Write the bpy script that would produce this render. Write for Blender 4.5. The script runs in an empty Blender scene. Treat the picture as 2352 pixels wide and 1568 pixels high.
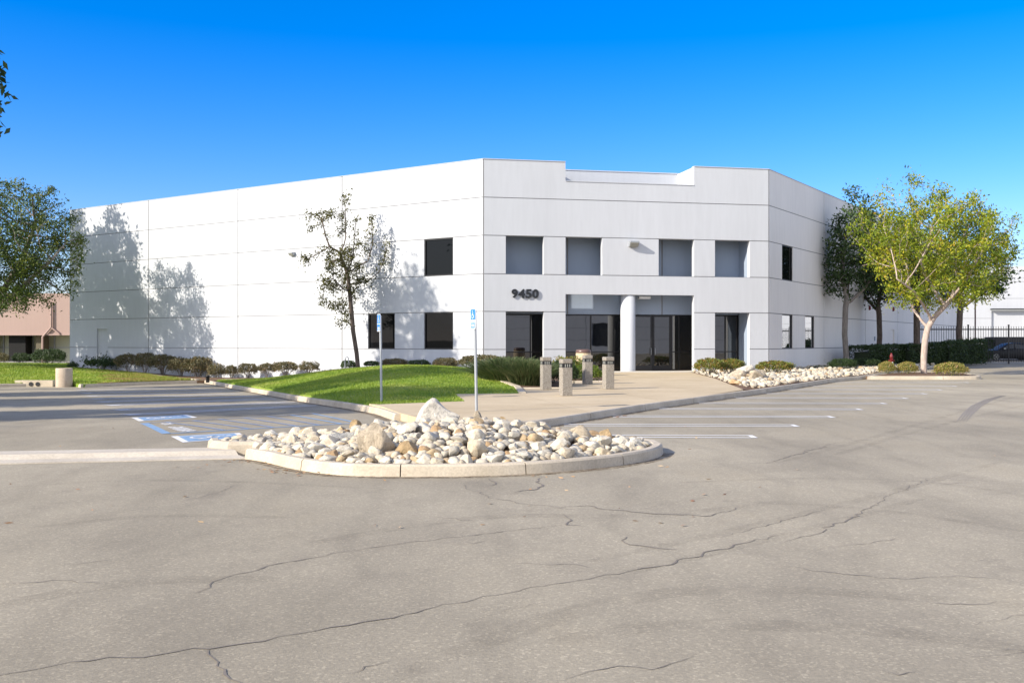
import bpy, bmesh, math, random
import numpy as np
from mathutils import Vector, Matrix
from mathutils.geometry import delaunay_2d_cdt

C = bpy.context.scene.collection
PI = math.pi
R = math.radians
F, CX, CY, ZC = 2286.7, 1176.0, 784.0, 1.7

# ---------------------------------------------------------------- camera, sky, sun, exposure
cam_d = bpy.data.cameras.new('camera'); cam_d.lens = 35; cam_d.sensor_width = 36
cam_d.clip_start = 0.1; cam_d.clip_end = 6000
cam = bpy.data.objects.new('camera', cam_d); C.objects.link(cam)
cam.location = (0, 0, ZC); cam.rotation_euler = (R(90), 0, 0)
bpy.context.scene.camera = cam
SUN_TH, SUN_EL = R(32), R(27.5)          # direction the light travels over ground, from +x towards +y
world = bpy.data.worlds.new('World'); bpy.context.scene.world = world
world.use_nodes = True
wn, wl = world.node_tree.nodes, world.node_tree.links
wn.clear()
sky = wn.new('ShaderNodeTexSky'); sky.sky_type = 'NISHITA'; sky.sun_disc = False
sky.sun_elevation = SUN_EL
to_sun = Vector((-math.cos(SUN_TH) * math.cos(SUN_EL), -math.sin(SUN_TH) * math.cos(SUN_EL), math.sin(SUN_EL)))
sky.sun_rotation = math.atan2(to_sun.x, to_sun.y)
sky.altitude = 300; sky.air_density = 1.25; sky.dust_density = 0.3; sky.ozone_density = 4.0
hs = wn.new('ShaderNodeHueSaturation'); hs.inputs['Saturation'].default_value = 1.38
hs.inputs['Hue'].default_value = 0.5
bg = wn.new('ShaderNodeBackground'); bg.inputs['Strength'].default_value = 0.15
wo = wn.new('ShaderNodeOutputWorld')
# sky paled and brightened behind the camera as added neutral fill; deepest blue ahead
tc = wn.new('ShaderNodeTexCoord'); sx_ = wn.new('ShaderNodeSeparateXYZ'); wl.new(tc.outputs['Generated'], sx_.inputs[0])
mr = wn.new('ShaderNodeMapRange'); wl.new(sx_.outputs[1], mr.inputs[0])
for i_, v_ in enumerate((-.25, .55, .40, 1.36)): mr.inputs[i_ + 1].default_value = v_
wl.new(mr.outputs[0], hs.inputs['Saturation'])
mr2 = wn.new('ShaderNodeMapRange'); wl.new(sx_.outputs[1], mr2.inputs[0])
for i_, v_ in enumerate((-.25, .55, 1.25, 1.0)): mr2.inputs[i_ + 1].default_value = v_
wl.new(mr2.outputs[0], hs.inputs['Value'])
tn = wn.new('ShaderNodeMix'); tn.data_type = 'RGBA'; tn.blend_type = 'MULTIPLY'; tn.inputs[0].default_value = 1; tn.inputs[7].default_value = (.76, .75, 1.0, 1)
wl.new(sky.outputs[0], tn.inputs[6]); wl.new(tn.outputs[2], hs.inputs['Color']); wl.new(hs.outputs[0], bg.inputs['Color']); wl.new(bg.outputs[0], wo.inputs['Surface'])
sd = bpy.data.lights.new('sun', 'SUN'); sd.energy = 4.6; sd.angle = R(0.53); sd.color = (1.0, 0.92, 0.80)
so = bpy.data.objects.new('sun', sd); C.objects.link(so)
so.rotation_euler = to_sun.to_track_quat('Z', 'Y').to_euler(); so.location = (-40, -30, 40)
vs = bpy.context.scene.view_settings
vs.view_transform = 'Standard'; vs.look = 'None'; vs.exposure = 0.62; vs.gamma = 1; vs.use_curve_mapping = False

# ---------------------------------------------------------------- helpers
def clamp(v, a=0.0, b=1.0): return max(a, min(b, v))
def H(x, y):                                   # the lot falls gently towards the far left
    return -0.015 * (clamp(y, 20, 60) - 20) * clamp(-x / 6)
def G(px, py, z=None):
    """ground point seen at a place in the photo (2352 px wide), on height z or on the lot"""
    zz = 0.0 if z is None else z
    for _ in range(30):
        d = (ZC - zz) * F / (py - CY); x = (px - CX) / F * d
        if z is not None: break
        zz = 0.5 * zz + 0.5 * H(x, d)
    return Vector((x, d, zz))
def P(px, py, d): return Vector(((px - CX) / F * d, d, ZC + (CY - py) / F * d))

def tag(o, label=None, cat=None, group=None, kind=None):
    if label: o['label'] = label
    if cat: o['category'] = cat
    if group: o['group'] = group
    if kind: o['kind'] = kind
    return o
def thing(name, loc, label, cat, group=None, rz=0, scale=None):
    o = bpy.data.objects.new(name, None); C.objects.link(o)
    o.location = loc; o.rotation_euler = (0, 0, rz); o.empty_display_size = 0.3
    if scale is not None: o.scale = scale
    return tag(o, label, cat, group)
def dup(root, loc, label, rz=0, scale=None, group=None, cat=None):
    r = root.copy(); C.objects.link(r); r.location = loc; r.rotation_euler = (0, 0, rz)
    r.scale = scale if scale is not None else (1, 1, 1)
    r['label'] = label
    if group: r['group'] = group
    if cat: r['category'] = cat
    for ch in list(root.children):
        c = ch.copy(); C.objects.link(c); c.parent = r
        for g in ch.children:
            d = g.copy(); C.objects.link(d); d.parent = c
    return r
def link_mesh(name, me, mat, parent=None, loc=None):
    o = bpy.data.objects.new(name, me); C.objects.link(o)
    if mat is not None and not me.materials:
        for q in (mat if isinstance(mat, (list, tuple)) else [mat]): me.materials.append(q)
    if parent: o.parent = parent
    if loc is not None: o.location = loc
    return o

class MB:
    """collects shapes into one mesh"""
    def __init__(s): s.v = []; s.f = []; s.n = 0; s.sm = []; s.mi = []; s.cur = 0
    def add(s, vs, fs, smooth=False):
        s.v.extend([tuple(p) for p in vs]); s.f.extend([tuple(i + s.n for i in f) for f in fs])
        s.sm.extend([smooth] * len(fs)); s.mi.extend([s.cur] * len(fs)); s.n += len(vs)
    def box(s, c, size, rz=0, tf=None):
        hx, hy, hz = size[0] / 2, size[1] / 2, size[2] / 2
        ps = [Vector((x, y, z)) for z in (-hz, hz) for x, y in ((-hx, -hy), (hx, -hy), (hx, hy), (-hx, hy))]
        m = Matrix.Rotation(rz, 3, 'Z')
        ps = [m @ p + Vector(c) for p in ps]
        if tf: ps = [tf(p) for p in ps]
        s.add(ps, [(3, 2, 1, 0), (4, 5, 6, 7), (0, 1, 5, 4), (1, 2, 6, 5), (2, 3, 7, 6), (3, 0, 4, 7)])
    def bar(s, a, b, w, h):
        a, b = Vector(a), Vector(b); d = (b - a).normalized()
        up = Vector((0, 0, 1)) if abs(d.z) < .95 else Vector((0, 1, 0))
        sx = d.cross(up).normalized() * w / 2; sy = sx.cross(d).normalized() * h / 2
        ps = [a - sx - sy, a + sx - sy, a + sx + sy, a - sx + sy, b - sx - sy, b + sx - sy, b + sx + sy, b - sx + sy]
        s.add(ps, [(3, 2, 1, 0), (4, 5, 6, 7), (0, 1, 5, 4), (1, 2, 6, 5), (2, 3, 7, 6), (3, 0, 4, 7)])
    def tube(s, pts, rad, n=8, cap=True, smooth=True):
        pts = [Vector(p) for p in pts]
        if not hasattr(rad, '__len__'): rad = [rad] * len(pts)
        vs = []; ref = None
        for i, p in enumerate(pts):
            d = (pts[min(i + 1, len(pts) - 1)] - pts[max(i - 1, 0)])
            if d.length < 1e-9: d = Vector((0, 0, 1))
            d.normalize()
            if ref is None: ref = Vector((1, 0, 0)) if abs(d.x) < .9 else Vector((0, 1, 0))
            u = (ref - d * ref.dot(d)).normalized(); w = d.cross(u); ref = u
            for k in range(n):
                a = 2 * PI * k / n
                vs.append(p + (u * math.cos(a) + w * math.sin(a)) * rad[i])
        fs = []
        for i in range(len(pts) - 1):
            for k in range(n):
                a, b = i * n + k, i * n + (k + 1) % n
                fs.append((a, b, b + n, a + n))
        s.add(vs, fs, smooth)
        if cap:
            s.add([vs[k] for k in range(n)], [tuple(range(n))[::-1]])
            m = (len(pts) - 1) * n
            s.add([vs[m + k] for k in range(n)], [tuple(range(n))])
    def lathe(s, prof, n=24, c=(0, 0, 0), smooth=True):
        vs = [(c[0] + r * math.cos(2 * PI * k / n), c[1] + r * math.sin(2 * PI * k / n), c[2] + z) for r, z in prof for k in range(n)]
        fs = [(i * n + k, i * n + (k + 1) % n, (i + 1) * n + (k + 1) % n, (i + 1) * n + k) for i in range(len(prof) - 1) for k in range(n)]
        s.add(vs, fs, smooth)
    def prism(s, poly, lo, hi, tf):
        n = len(poly)
        a = [tf(Vector((p[0], p[1], lo))) for p in poly]; b = [tf(Vector((p[0], p[1], hi))) for p in poly]
        fs = [tuple(range(n))[::-1], tuple(range(n, 2 * n))] + [(i, (i + 1) % n, n + (i + 1) % n, n + i) for i in range(n)]
        s.add(a + b, fs)
    def mesh(s, name, off=(0, 0, 0)):
        me = bpy.data.meshes.new(name)
        me.from_pydata([(p[0] - off[0], p[1] - off[1], p[2] - off[2]) for p in s.v], [], s.f)
        if any(s.sm): me.polygons.foreach_set('use_smooth', s.sm)
        if any(s.mi): me.polygons.foreach_set('material_index', s.mi)
        me.update(); return me
    def build(s, name, mat, parent=None, world=True, bevel=0):
        off = (0, 0, 0)
        if parent is not None:
            if world: off = parent.location if parent.parent is None else (parent.location + parent.parent.location if parent.type == 'EMPTY' else parent.parent.location)
            o = link_mesh(name, s.mesh(name, off), mat, parent)
        else:
            a = np.array(s.v); c = ((a[:, 0].min() + a[:, 0].max()) / 2, (a[:, 1].min() + a[:, 1].max()) / 2, a[:, 2].min())
            o = link_mesh(name, s.mesh(name, c), mat, None, c)
        if bevel:
            m = o.modifiers.new('bevel', 'BEVEL'); m.width = bevel; m.segments = 2; m.limit_method = 'ANGLE'
        return o

def np_mesh(name, verts, faces, smooth=False):
    """many equal-size faces, quickly"""
    me = bpy.data.meshes.new(name)
    verts = np.asarray(verts, dtype=np.float32); faces = np.asarray(faces, dtype=np.int32)
    k = faces.shape[1]
    me.vertices.add(len(verts)); me.vertices.foreach_set('co', verts.ravel())
    me.loops.add(faces.size); me.loops.foreach_set('vertex_index', faces.ravel())
    me.polygons.add(len(faces)); me.polygons.foreach_set('loop_start', np.arange(0, faces.size, k, dtype=np.int32))
    try: me.polygons.foreach_set('loop_total', np.full(len(faces), k, dtype=np.int32))
    except Exception: pass
    if smooth: me.polygons.foreach_set('use_smooth', np.ones(len(faces), dtype=bool))
    me.update(calc_edges=True); me.validate()
    return me

# ---------------------------------------------------------------- materials
class NT:
    def __init__(s, name):
        s.m = bpy.data.materials.new(name); s.m.use_nodes = True
        s.n, s.l = s.m.node_tree.nodes, s.m.node_tree.links; s.n.clear()
        s.out = s.n.new('ShaderNodeOutputMaterial')
    def node(s, t, **kw):
        n = s.n.new(t)
        for k, v in kw.items(): setattr(n, k, v)
        return n
    def coord(s, kind='Object'): return s.node('ShaderNodeTexCoord').outputs[kind]
    def pos(s): return s.node('ShaderNodeNewGeometry').outputs['Position']
    def scale(s, vec, sc):
        m = s.node('ShaderNodeMapping'); s.l.new(vec, m.inputs[0]); m.inputs['Scale'].default_value = sc; return m.outputs[0]
    def noise(s, vec, scale, detail=4, rough=.55, out='Fac'):
        n = s.node('ShaderNodeTexNoise'); s.l.new(vec, n.inputs['Vector'])
        n.inputs['Scale'].default_value = scale; n.inputs['Detail'].default_value = detail; n.inputs['Roughness'].default_value = rough
        return n.outputs[out]
    def voro(s, vec, scale, feature='F1', out='Distance'):
        n = s.node('ShaderNodeTexVoronoi', feature=feature); s.l.new(vec, n.inputs['Vector']); n.inputs['Scale'].default_value = scale
        return n.outputs[out]
    def ramp(s, fac, stops, interp='LINEAR'):
        n = s.node('ShaderNodeValToRGB'); n.color_ramp.interpolation = interp
        e = n.color_ramp.elements
        while len(e) < len(stops): e.new(0.5)
        for i, (p, c) in enumerate(stops):
            e[i].position = p; e[i].color = (*c, 1) if len(c) == 3 else c
        s.l.new(fac, n.inputs[0]); return n.outputs[0]
    def mix(s, a, b, fac, mode='MIX'):
        n = s.node('ShaderNodeMix', data_type='RGBA', blend_type=mode)
        for k, v in ((0, fac), (6, a), (7, b)):
            if isinstance(v, (int, float)): n.inputs[k].default_value = v
            elif isinstance(v, tuple): n.inputs[k].default_value = (*v, 1)
            else: s.l.new(v, n.inputs[k])
        return n.outputs[2]
    def maprange(s, v, a, b, c, d):
        n = s.node('ShaderNodeMapRange'); s.l.new(v, n.inputs[0])
        for i, q in enumerate((a, b, c, d)): n.inputs[i + 1].default_value = q
        return n.outputs[0]
    def bump(s, h, strength, dist=.02, normal=None):
        n = s.node('ShaderNodeBump'); s.l.new(h, n.inputs['Height']); n.inputs['Strength'].default_value = strength; n.inputs['Distance'].default_value = dist
        if normal: s.l.new(normal, n.inputs['Normal'])
        return n.outputs[0]
    def bsdf(s, color, rough=.7, metal=0, normal=None, ior=1.5, spec=None):
        b = s.node('ShaderNodeBsdfPrincipled')
        if isinstance(color, tuple): b.inputs['Base Color'].default_value = (*color, 1)
        else: s.l.new(color, b.inputs['Base Color'])
        if isinstance(rough, (int, float)): b.inputs['Roughness'].default_value = rough
        else: s.l.new(rough, b.inputs['Roughness'])
        b.inputs['Metallic'].default_value = metal; b.inputs['IOR'].default_value = ior
        if spec is not None: b.inputs['Specular IOR Level'].default_value = spec
        if normal: s.l.new(normal, b.inputs['Normal'])
        return b
    def done(s, sh): s.l.new(sh.outputs[0] if hasattr(sh, 'outputs') else sh, s.out.inputs[0]); return s.m

def m_simple(name, col, rough=.6, metal=0, var=.12, scale=6, bump=.1, spec=None):
    t = NT(name); v = t.pos()
    n = t.noise(v, scale, 5)
    c = t.mix(tuple(x * (1 - var) for x in col), tuple(min(1, x * (1 + var)) for x in col), n)
    return t.done(t.bsdf(c, rough, metal, t.bump(t.noise(v, scale * 12, 3), bump, .01) if bump else None, spec=spec))

def m_wall(name, col, dirt=.08, bump=.25):
    t = NT(name); v = t.pos()
    a = t.noise(t.scale(v, (1, 1, .25)), .35, 5, .6)            # broad unevenness of the roller coat
    b = t.noise(t.scale(v, (3, 3, .35)), 1.6, 4, .6)            # faint runs down the panels
    f = t.mix(a, b, .45)
    c = t.ramp(f, [(.3, tuple(x * (1 - dirt) for x in col)), (.62, col)])
    h = t.noise(v, 14, 6, .7)
    return t.done(t.bsdf(c, .75, 0, t.bump(h, bump, .015), spec=.25))

def m_asphalt():
    t = NT('asphalt'); v = t.pos()
    big = t.noise(v, .09, 4, .6); mid = t.noise(t.scale(v, (1, .45, 1)), .55, 6, .62); fine = t.noise(v, 38, 3, .7)
    c = t.ramp(big, [(.30, (.275, .240, .175)), (.5, (.355, .310, .228)), (.70, (.45, .394, .29))])
    c2 = t.ramp(mid, [(.3, (.72, .72, .73)), (.55, (1, 1, 1)), (.8, (1.0, .97, .92))])
    c = t.mix(c, c2, .75, 'MULTIPLY')
    # the warmer, sandier worn patch near the left kerb and darker sealed stall area
    agg = t.voro(v, 62, 'F1', 'Color')
    g = t.node('ShaderNodeSeparateColor'); t.l.new(agg, g.inputs[0])
    sp = t.ramp(g.outputs[0], [(0, (.82, .82, .82)), (.5, (.97, .97, .97)), (.88, (1.07, 1.06, 1.04)), (.975, (1.4, 1.39, 1.36))])
    c = t.mix(c, sp, .7, 'MULTIPLY')
    st = t.ramp(t.noise(t.scale(v, (1, .6, 1)), 1.3, 7, .72), [(.52, (1, 1, 1)), (.66, (.86, .86, .87)), (.78, (.74, .74, .76))])
    c = t.mix(c, st, .7, 'MULTIPLY')
    wv = t.node('ShaderNodeTexWave'); wv.inputs['Scale'].default_value = .22; wv.inputs['Distortion'].default_value = 9; wv.inputs['Detail'].default_value = 3; wv.inputs['Detail Scale'].default_value = .7
    t.l.new(v, wv.inputs['Vector'])
    c = t.mix(c, t.ramp(wv.outputs['Fac'], [(0, (.9, .9, .9)), (.12, (1, 1, 1))]), .6, 'MULTIPLY')
    nrm = t.bump(t.noise(v, 55, 4, .7), .35, .012)
    return t.done(t.bsdf(c, .9, 0, nrm, spec=.2))

def m_concrete(name, c0, c1, sc=.8, joints=None, spot=.9):
    t = NT(name); v = t.pos()
    a = t.noise(v, sc, 6, .62); b = t.noise(v, sc * 22, 4, .65)
    c = t.ramp(a, [(.3, c0), (.68, c1)])
    c = t.mix(c, t.ramp(b, [(.35, (spot, spot, spot)), (.6, (1, 1, 1))]), .8, 'MULTIPLY')
    h = b
    if joints:
        rot = t.node('ShaderNodeMapping'); rot.inputs['Rotation'].default_value = (0, 0, -joints[0]); t.l.new(v, rot.inputs[0])
        br = t.node('ShaderNodeTexBrick'); br.offset = 0; t.l.new(rot.outputs[0], br.inputs['Vector'])
        br.inputs['Scale'].default_value = 1; br.inputs['Mortar Size'].default_value = .008; br.inputs['Mortar Smooth'].default_value = .2
        br.inputs['Brick Width'].default_value = joints[1]; br.inputs['Row Height'].default_value = joints[2]
        br.inputs['Color1'].default_value = (1, 1, 1, 1); br.inputs['Color2'].default_value = (.93, .92, .9, 1); br.inputs['Mortar'].default_value = (.62, .55, .48, 1)
        c = t.mix(c, br.outputs[0], 1.0, 'MULTIPLY')
    return t.done(t.bsdf(c, .85, 0, t.bump(h, .2, .01), spec=.25))

def m_leaf(name, stops, trans=.35, rough=.5, clump=.5, clump_scale=1.2):
    """leaf colours differ from leaf to leaf and, more slowly, from clump to clump"""
    t = NT(name); g = t.node('ShaderNodeNewGeometry')
    n = t.noise(t.coord('Object'), clump_scale, 3, .6)
    f = t.node('ShaderNodeMix', data_type='FLOAT'); f.inputs[0].default_value = clump
    t.l.new(g.outputs['Random Per Island'], f.inputs[2]); t.l.new(t.maprange(n, .3, .7, 0, 1), f.inputs[3])
    c = t.ramp(f.outputs[0], stops)
    b = t.bsdf(c, rough, spec=.35)
    tr = t.node('ShaderNodeBsdfTranslucent'); t.l.new(t.mix(c, (1, 1, .35), .25, 'MULTIPLY'), tr.inputs[0])
    mx = t.node('ShaderNodeMixShader'); mx.inputs[0].default_value = trans
    t.l.new(b.outputs[0], mx.inputs[1]); t.l.new(tr.outputs[0], mx.inputs[2])
    return t.done(mx)

def m_bark(name, c0, c1):
    t = NT(name); v = t.coord('Object')
    a = t.noise(t.scale(v, (5, 5, 1.2)), 2.5, 6, .65)
    c = t.ramp(a, [(.3, c0), (.65, c1)])
    return t.done(t.bsdf(c, .85, 0, t.bump(a, .5, .03), spec=.2))

def m_rock(island=False):
    t = NT('stone_fill_gap_shade' if island else 'pale_stone'); v = t.coord('Object')
    rnd = t.node('ShaderNodeNewGeometry').outputs['Random Per Island'] if island else t.node('ShaderNodeObjectInfo').outputs['Random']
    base = t.ramp(rnd, [(0, (.54, .51, .45)), (.14, (.64, .60, .52)), (.28, (.44, .43, .40)), (.40, (.60, .54, .44)),
                        (.52, (.66, .64, .58)), (.68, (.50, .40, .27)), (.73, (.64, .61, .54)), (.90, (.44, .32, .20)), (.93, (.55, .54, .50)), (1, (.40, .38, .36))], 'CONSTANT')
    off = t.node('ShaderNodeVectorMath', operation='ADD'); t.l.new(v, off.inputs[0])
    cb = t.node('ShaderNodeCombineXYZ'); mu = t.node('ShaderNodeMath', operation='MULTIPLY'); mu.inputs[1].default_value = 37; t.l.new(rnd, mu.inputs[0])
    t.l.new(mu.outputs[0], cb.inputs[0]); t.l.new(mu.outputs[0], cb.inputs[1]); t.l.new(cb.outputs[0], off.inputs[1])
    p = off.outputs[0]
    a = t.noise(p, 2.2, 6, .65); b = t.noise(p, 12, 5, .7)
    c = t.mix(base, t.ramp(a, [(.3, (.74, .66, .55)), (.58, (1.08, 1.08, 1.08))]), .8, 'MULTIPLY')
    c = t.mix(c, t.ramp(b, [(.32, (.62, .6, .58)), (.5, (1, 1, 1)), (.75, (1.1, 1.1, 1.1))]), .7, 'MULTIPLY')
    c = t.mix(c, (1.0, .96, .88) if not island else (.84, .80, .73), 1.0, 'MULTIPLY')  # fill stones tinted darker, painting in the shade of gaps between cobbles
    return t.done(t.bsdf(c, .9, 0, t.bump(t.mix(a, b, .5), .6, .05), spec=.2))

def m_glass(name, ior=1.5, col=(.004, .005, .006), rough=.015, spec=.5):
    t = NT(name); v = t.pos()
    return t.done(t.bsdf(col, rough, 0, t.bump(t.noise(v, .6, 2), .05, .04), ior=ior, spec=spec))

def m_grass(name, a, b, c, d):
    t = NT(name); v = t.pos()
    n1 = t.noise(v, .35, 5, .6); n2 = t.noise(t.scale(v, (1, .6, 1)), 3.2, 5, .7)
    col = t.ramp(t.mix(n1, n2, .5), [(.32, a), (.45, b), (.56, c), (.66, d)])
    return t.done(t.bsdf(col, .85, 0, t.bump(t.noise(v, 22, 4), .6, .04), spec=.15))

M = {}
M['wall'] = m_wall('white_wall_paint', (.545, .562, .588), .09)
M['wall_shade_lifted'] = m_wall('white_wall_rough_shade_lifted', (.84, .81, .76), .10, .6)  # paler and warmer than the other walls, painted to offset this side's shade
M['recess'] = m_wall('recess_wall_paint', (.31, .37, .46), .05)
M['caulk'] = m_simple('joint_sealant', (.21, .21, .215), .9, bump=0)
M['roof'] = m_simple('roofing', (.5, .5, .48), .9)
M['asphalt'] = m_asphalt()
M['walk'] = m_concrete('tan_concrete', (.50, .395, .25), (.62, .505, .335), .5, (R(11.4), 3.0, 3.0))
M['stoop'] = m_concrete('pale_concrete', (.55, .50, .42), (.66, .62, .54), .6)
M['kerb'] = m_concrete('kerb_concrete', (.46, .39, .29), (.62, .54, .42), 1.6, spot=.78)
M['median'] = m_concrete('gutter_concrete', (.48, .42, .33), (.64, .57, .46), 1.1, spot=.8)
M['aggregate'] = None
M['black_frame'] = m_simple('dark_bronze_frame', (.018, .018, .02), .4, .3, bump=0)
M['glass'] = m_glass('dark_tinted_glass', 1.4, spec=.18)
M['glass_entry'] = m_glass('entry_glass', 2.1, (.006, .007, .008), spec=.5)
M['glass_mirror'] = None
M['white_line'] = None
M['numeral'] = m_simple('black_numeral', (.012, .014, .018), .45, bump=0)
M['grey_metal'] = m_simple('galvanised_metal', (.36, .38, .40), .5, .4, bump=0)
M['dark_metal'] = m_simple('dark_metal', (.03, .03, .032), .5, .4, bump=0)
M['lens'] = m_simple('frosted_lens', (.34, .34, .30), .3, bump=0)
M['soil'] = m_concrete('brown_soil', (.11, .065, .04), (.24, .15, .09), 1.5, spot=.6)
M['rock'] = m_rock(); M['rock_fill'] = m_rock(True)
M['leaf_lit'] = m_leaf('leaf_yellow_green', [(0, (.06, .10, .012)), (.3, (.15, .22, .018)), (.6, (.30, .35, .022)), (.85, (.48, .40, .03)), (1, (.50, .27, .06))], .38, clump=.45, clump_scale=.7)
M['leaf_dark'] = m_leaf('leaf_dark_green', [(0, (.022, .045, .018)), (.5, (.045, .085, .025)), (1, (.10, .135, .035))], .25, clump=.5, clump_scale=.8)
M['leaf_olive'] = m_leaf('leaf_olive', [(0, (.045, .05, .018)), (.55, (.10, .10, .026)), (1, (.19, .17, .04))], .28)
M['leaf_mid'] = m_leaf('leaf_mid_green', [(0, (.03, .058, .018)), (.45, (.075, .12, .026)), (.8, (.18, .21, .035)), (1, (.28, .27, .05))], .28, clump=.5, clump_scale=.5)
M['leaf_shrub'] = m_leaf('leaf_reddish_shrub', [(0, (.06, .06, .03)), (.4, (.12, .115, .05)), (.75, (.20, .16, .08)), (1, (.30, .17, .10))], .2, clump=.35, clump_scale=1.5)
M['leaf_orange'] = m_leaf('leaf_orange_tipped', [(0, (.07, .11, .02)), (.5, (.16, .19, .03)), (.75, (.30, .20, .05)), (1, (.42, .11, .04))], .25, clump=.4, clump_scale=1.8)
M['leaf_pink'] = m_leaf('leaf_pink_flower', [(0, (.09, .12, .02)), (.5, (.24, .25, .05)), (.75, (.42, .30, .10)), (1, (.62, .34, .26))], .25, clump=.35, clump_scale=2)
M['leaf_hedge'] = m_leaf('leaf_hedge', [(0, (.02, .04, .014)), (.6, (.04, .07, .02)), (1, (.07, .10, .03))], .2)
M['leaf_fresh'] = m_leaf('leaf_fresh_green', [(0, (.05, .09, .015)), (.6, (.12, .18, .02)), (1, (.24, .28, .03))], .3)
M['reed'] = m_leaf('reed_grass', [(0, (.05, .08, .03)), (.6, (.10, .14, .05)), (.9, (.22, .20, .10)), (1, (.40, .33, .2))], .2, clump=.3)
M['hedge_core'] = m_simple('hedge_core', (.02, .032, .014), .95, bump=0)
M['bark_pale'] = m_bark('pale_bark', (.30, .22, .18), (.52, .43, .37))
M['bark_dark'] = m_bark('dark_bark', (.07, .055, .045), (.16, .125, .10))
M['bark_grey'] = m_bark('grey_bark', (.15, .13, .115), (.28, .25, .22))
M['lawn'] = m_grass('lawn', (.09, .16, .02), (.16, .25, .03), (.24, .31, .05), (.33, .31, .11))
M['lawn_dry'] = m_grass('dry_lawn', (.20, .24, .04), (.32, .28, .08), (.40, .27, .13), (.42, .30, .17))
M['blade'] = m_leaf('grass_blades', [(0, (.12, .21, .025)), (.4, (.23, .33, .035)), (.75, (.36, .41, .07)), (1, (.50, .45, .19))], .35, clump=.6, clump_scale=.45)
M['blade_dry'] = m_leaf('dry_grass_blades', [(0, (.12, .20, .02)), (.4, (.22, .28, .03)), (.75, (.32, .25, .08)), (1, (.36, .24, .12))], .3, clump=.6, clump_scale=.35)

def m_paint(name, col, wear=.5):
    t = NT(name); v = t.pos()
    n = t.noise(v, 9, 6, .75)
    c = t.mix(tuple(x * .62 for x in col), col, t.ramp(n, [(wear - .12, (0, 0, 0)), (wear + .05, (1, 1, 1))]))
    return t.done(t.bsdf(c, .75, spec=.3))
M['white_line'] = m_paint('white_road_paint', (.74, .73, .70), .38)
M['faded_line'] = m_paint('faded_road_paint', (.60, .59, .57), .45)
M['blue_line'] = m_paint('blue_road_paint', (.23, .35, .50), .45)
M['blue_faded'] = m_paint('faded_blue_road_paint', (.24, .30, .42), .5)
M['sign_blue'] = m_simple('sign_blue', (.02, .20, .62), .35, var=.03, bump=0)
M['sign_white'] = m_simple('sign_white', (.78, .80, .82), .35, var=.03, bump=0)
M['crack'] = m_simple('asphalt_crack', (.19, .162, .13), .95, var=.3, scale=30)
M['tyre_mark'] = m_simple('tyre_mark', (.26, .225, .18), .85, var=.2, scale=8)
t = NT('exposed_aggregate'); v = t.coord('Object')
n = t.voro(v, 75, 'F1', 'Color'); g_ = t.node('ShaderNodeSeparateColor'); t.l.new(n, g_.inputs[0])
M['aggregate'] = t.done(t.bsdf(t.ramp(g_.outputs[0], [(0, (.22, .195, .165)), (.4, (.31, .28, .235)), (.75, (.38, .34, .285)), (1, (.50, .45, .38))]), .9, 0, t.bump(t.voro(v, 75), .8, .02), spec=.2))
t = NT('mirrored_glass'); b1 = t.bsdf((.75, .76, .78), .02, 1.0)
b2 = t.bsdf((.01, .01, .012), .05); fr = t.node('ShaderNodeLayerWeight'); fr.inputs[0].default_value = .5
mx = t.node('ShaderNodeMixShader'); t.l.new(t.maprange(fr.outputs['Facing'], .2, .75, .15, 1.0), mx.inputs[0]); t.l.new(b2.outputs[0], mx.inputs[1]); t.l.new(b1.outputs[0], mx.inputs[2])
M['glass_mirror'] = t.done(mx)

# ---------------------------------------------------------------- ground surfaces
def coords(a, b, st, lo, hi):
    c = list(np.arange(a, b + 1e-6, st)); return [lo, lo / 3 if lo < 0 else a - 200] + c + [hi / 3, hi]
xs = [-3000, -800, -250] + list(np.arange(-90, 90.1, 1.5)) + [250, 800, 3000]
xs = sorted(set([round(float(q), 3) for q in xs] + [0.0, -6.0]))
ys = sorted(set([-3000.0, -600.0, -100.0, -30.0] + [round(float(q), 3) for q in np.arange(-10, 125, 1.25)] + [20.0, 60.0, 250.0, 800.0, 3000.0]))
vv = [(x, y, H(x, y)) for y in ys for x in xs]
nx = len(xs); ff = [(j * nx + i, j * nx + i + 1, (j + 1) * nx + i + 1, (j + 1) * nx + i) for j in range(len(ys) - 1) for i in range(nx - 1)]
tag(link_mesh('ground', np_mesh('ground', vv, ff), M['asphalt']), kind='structure')

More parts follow.
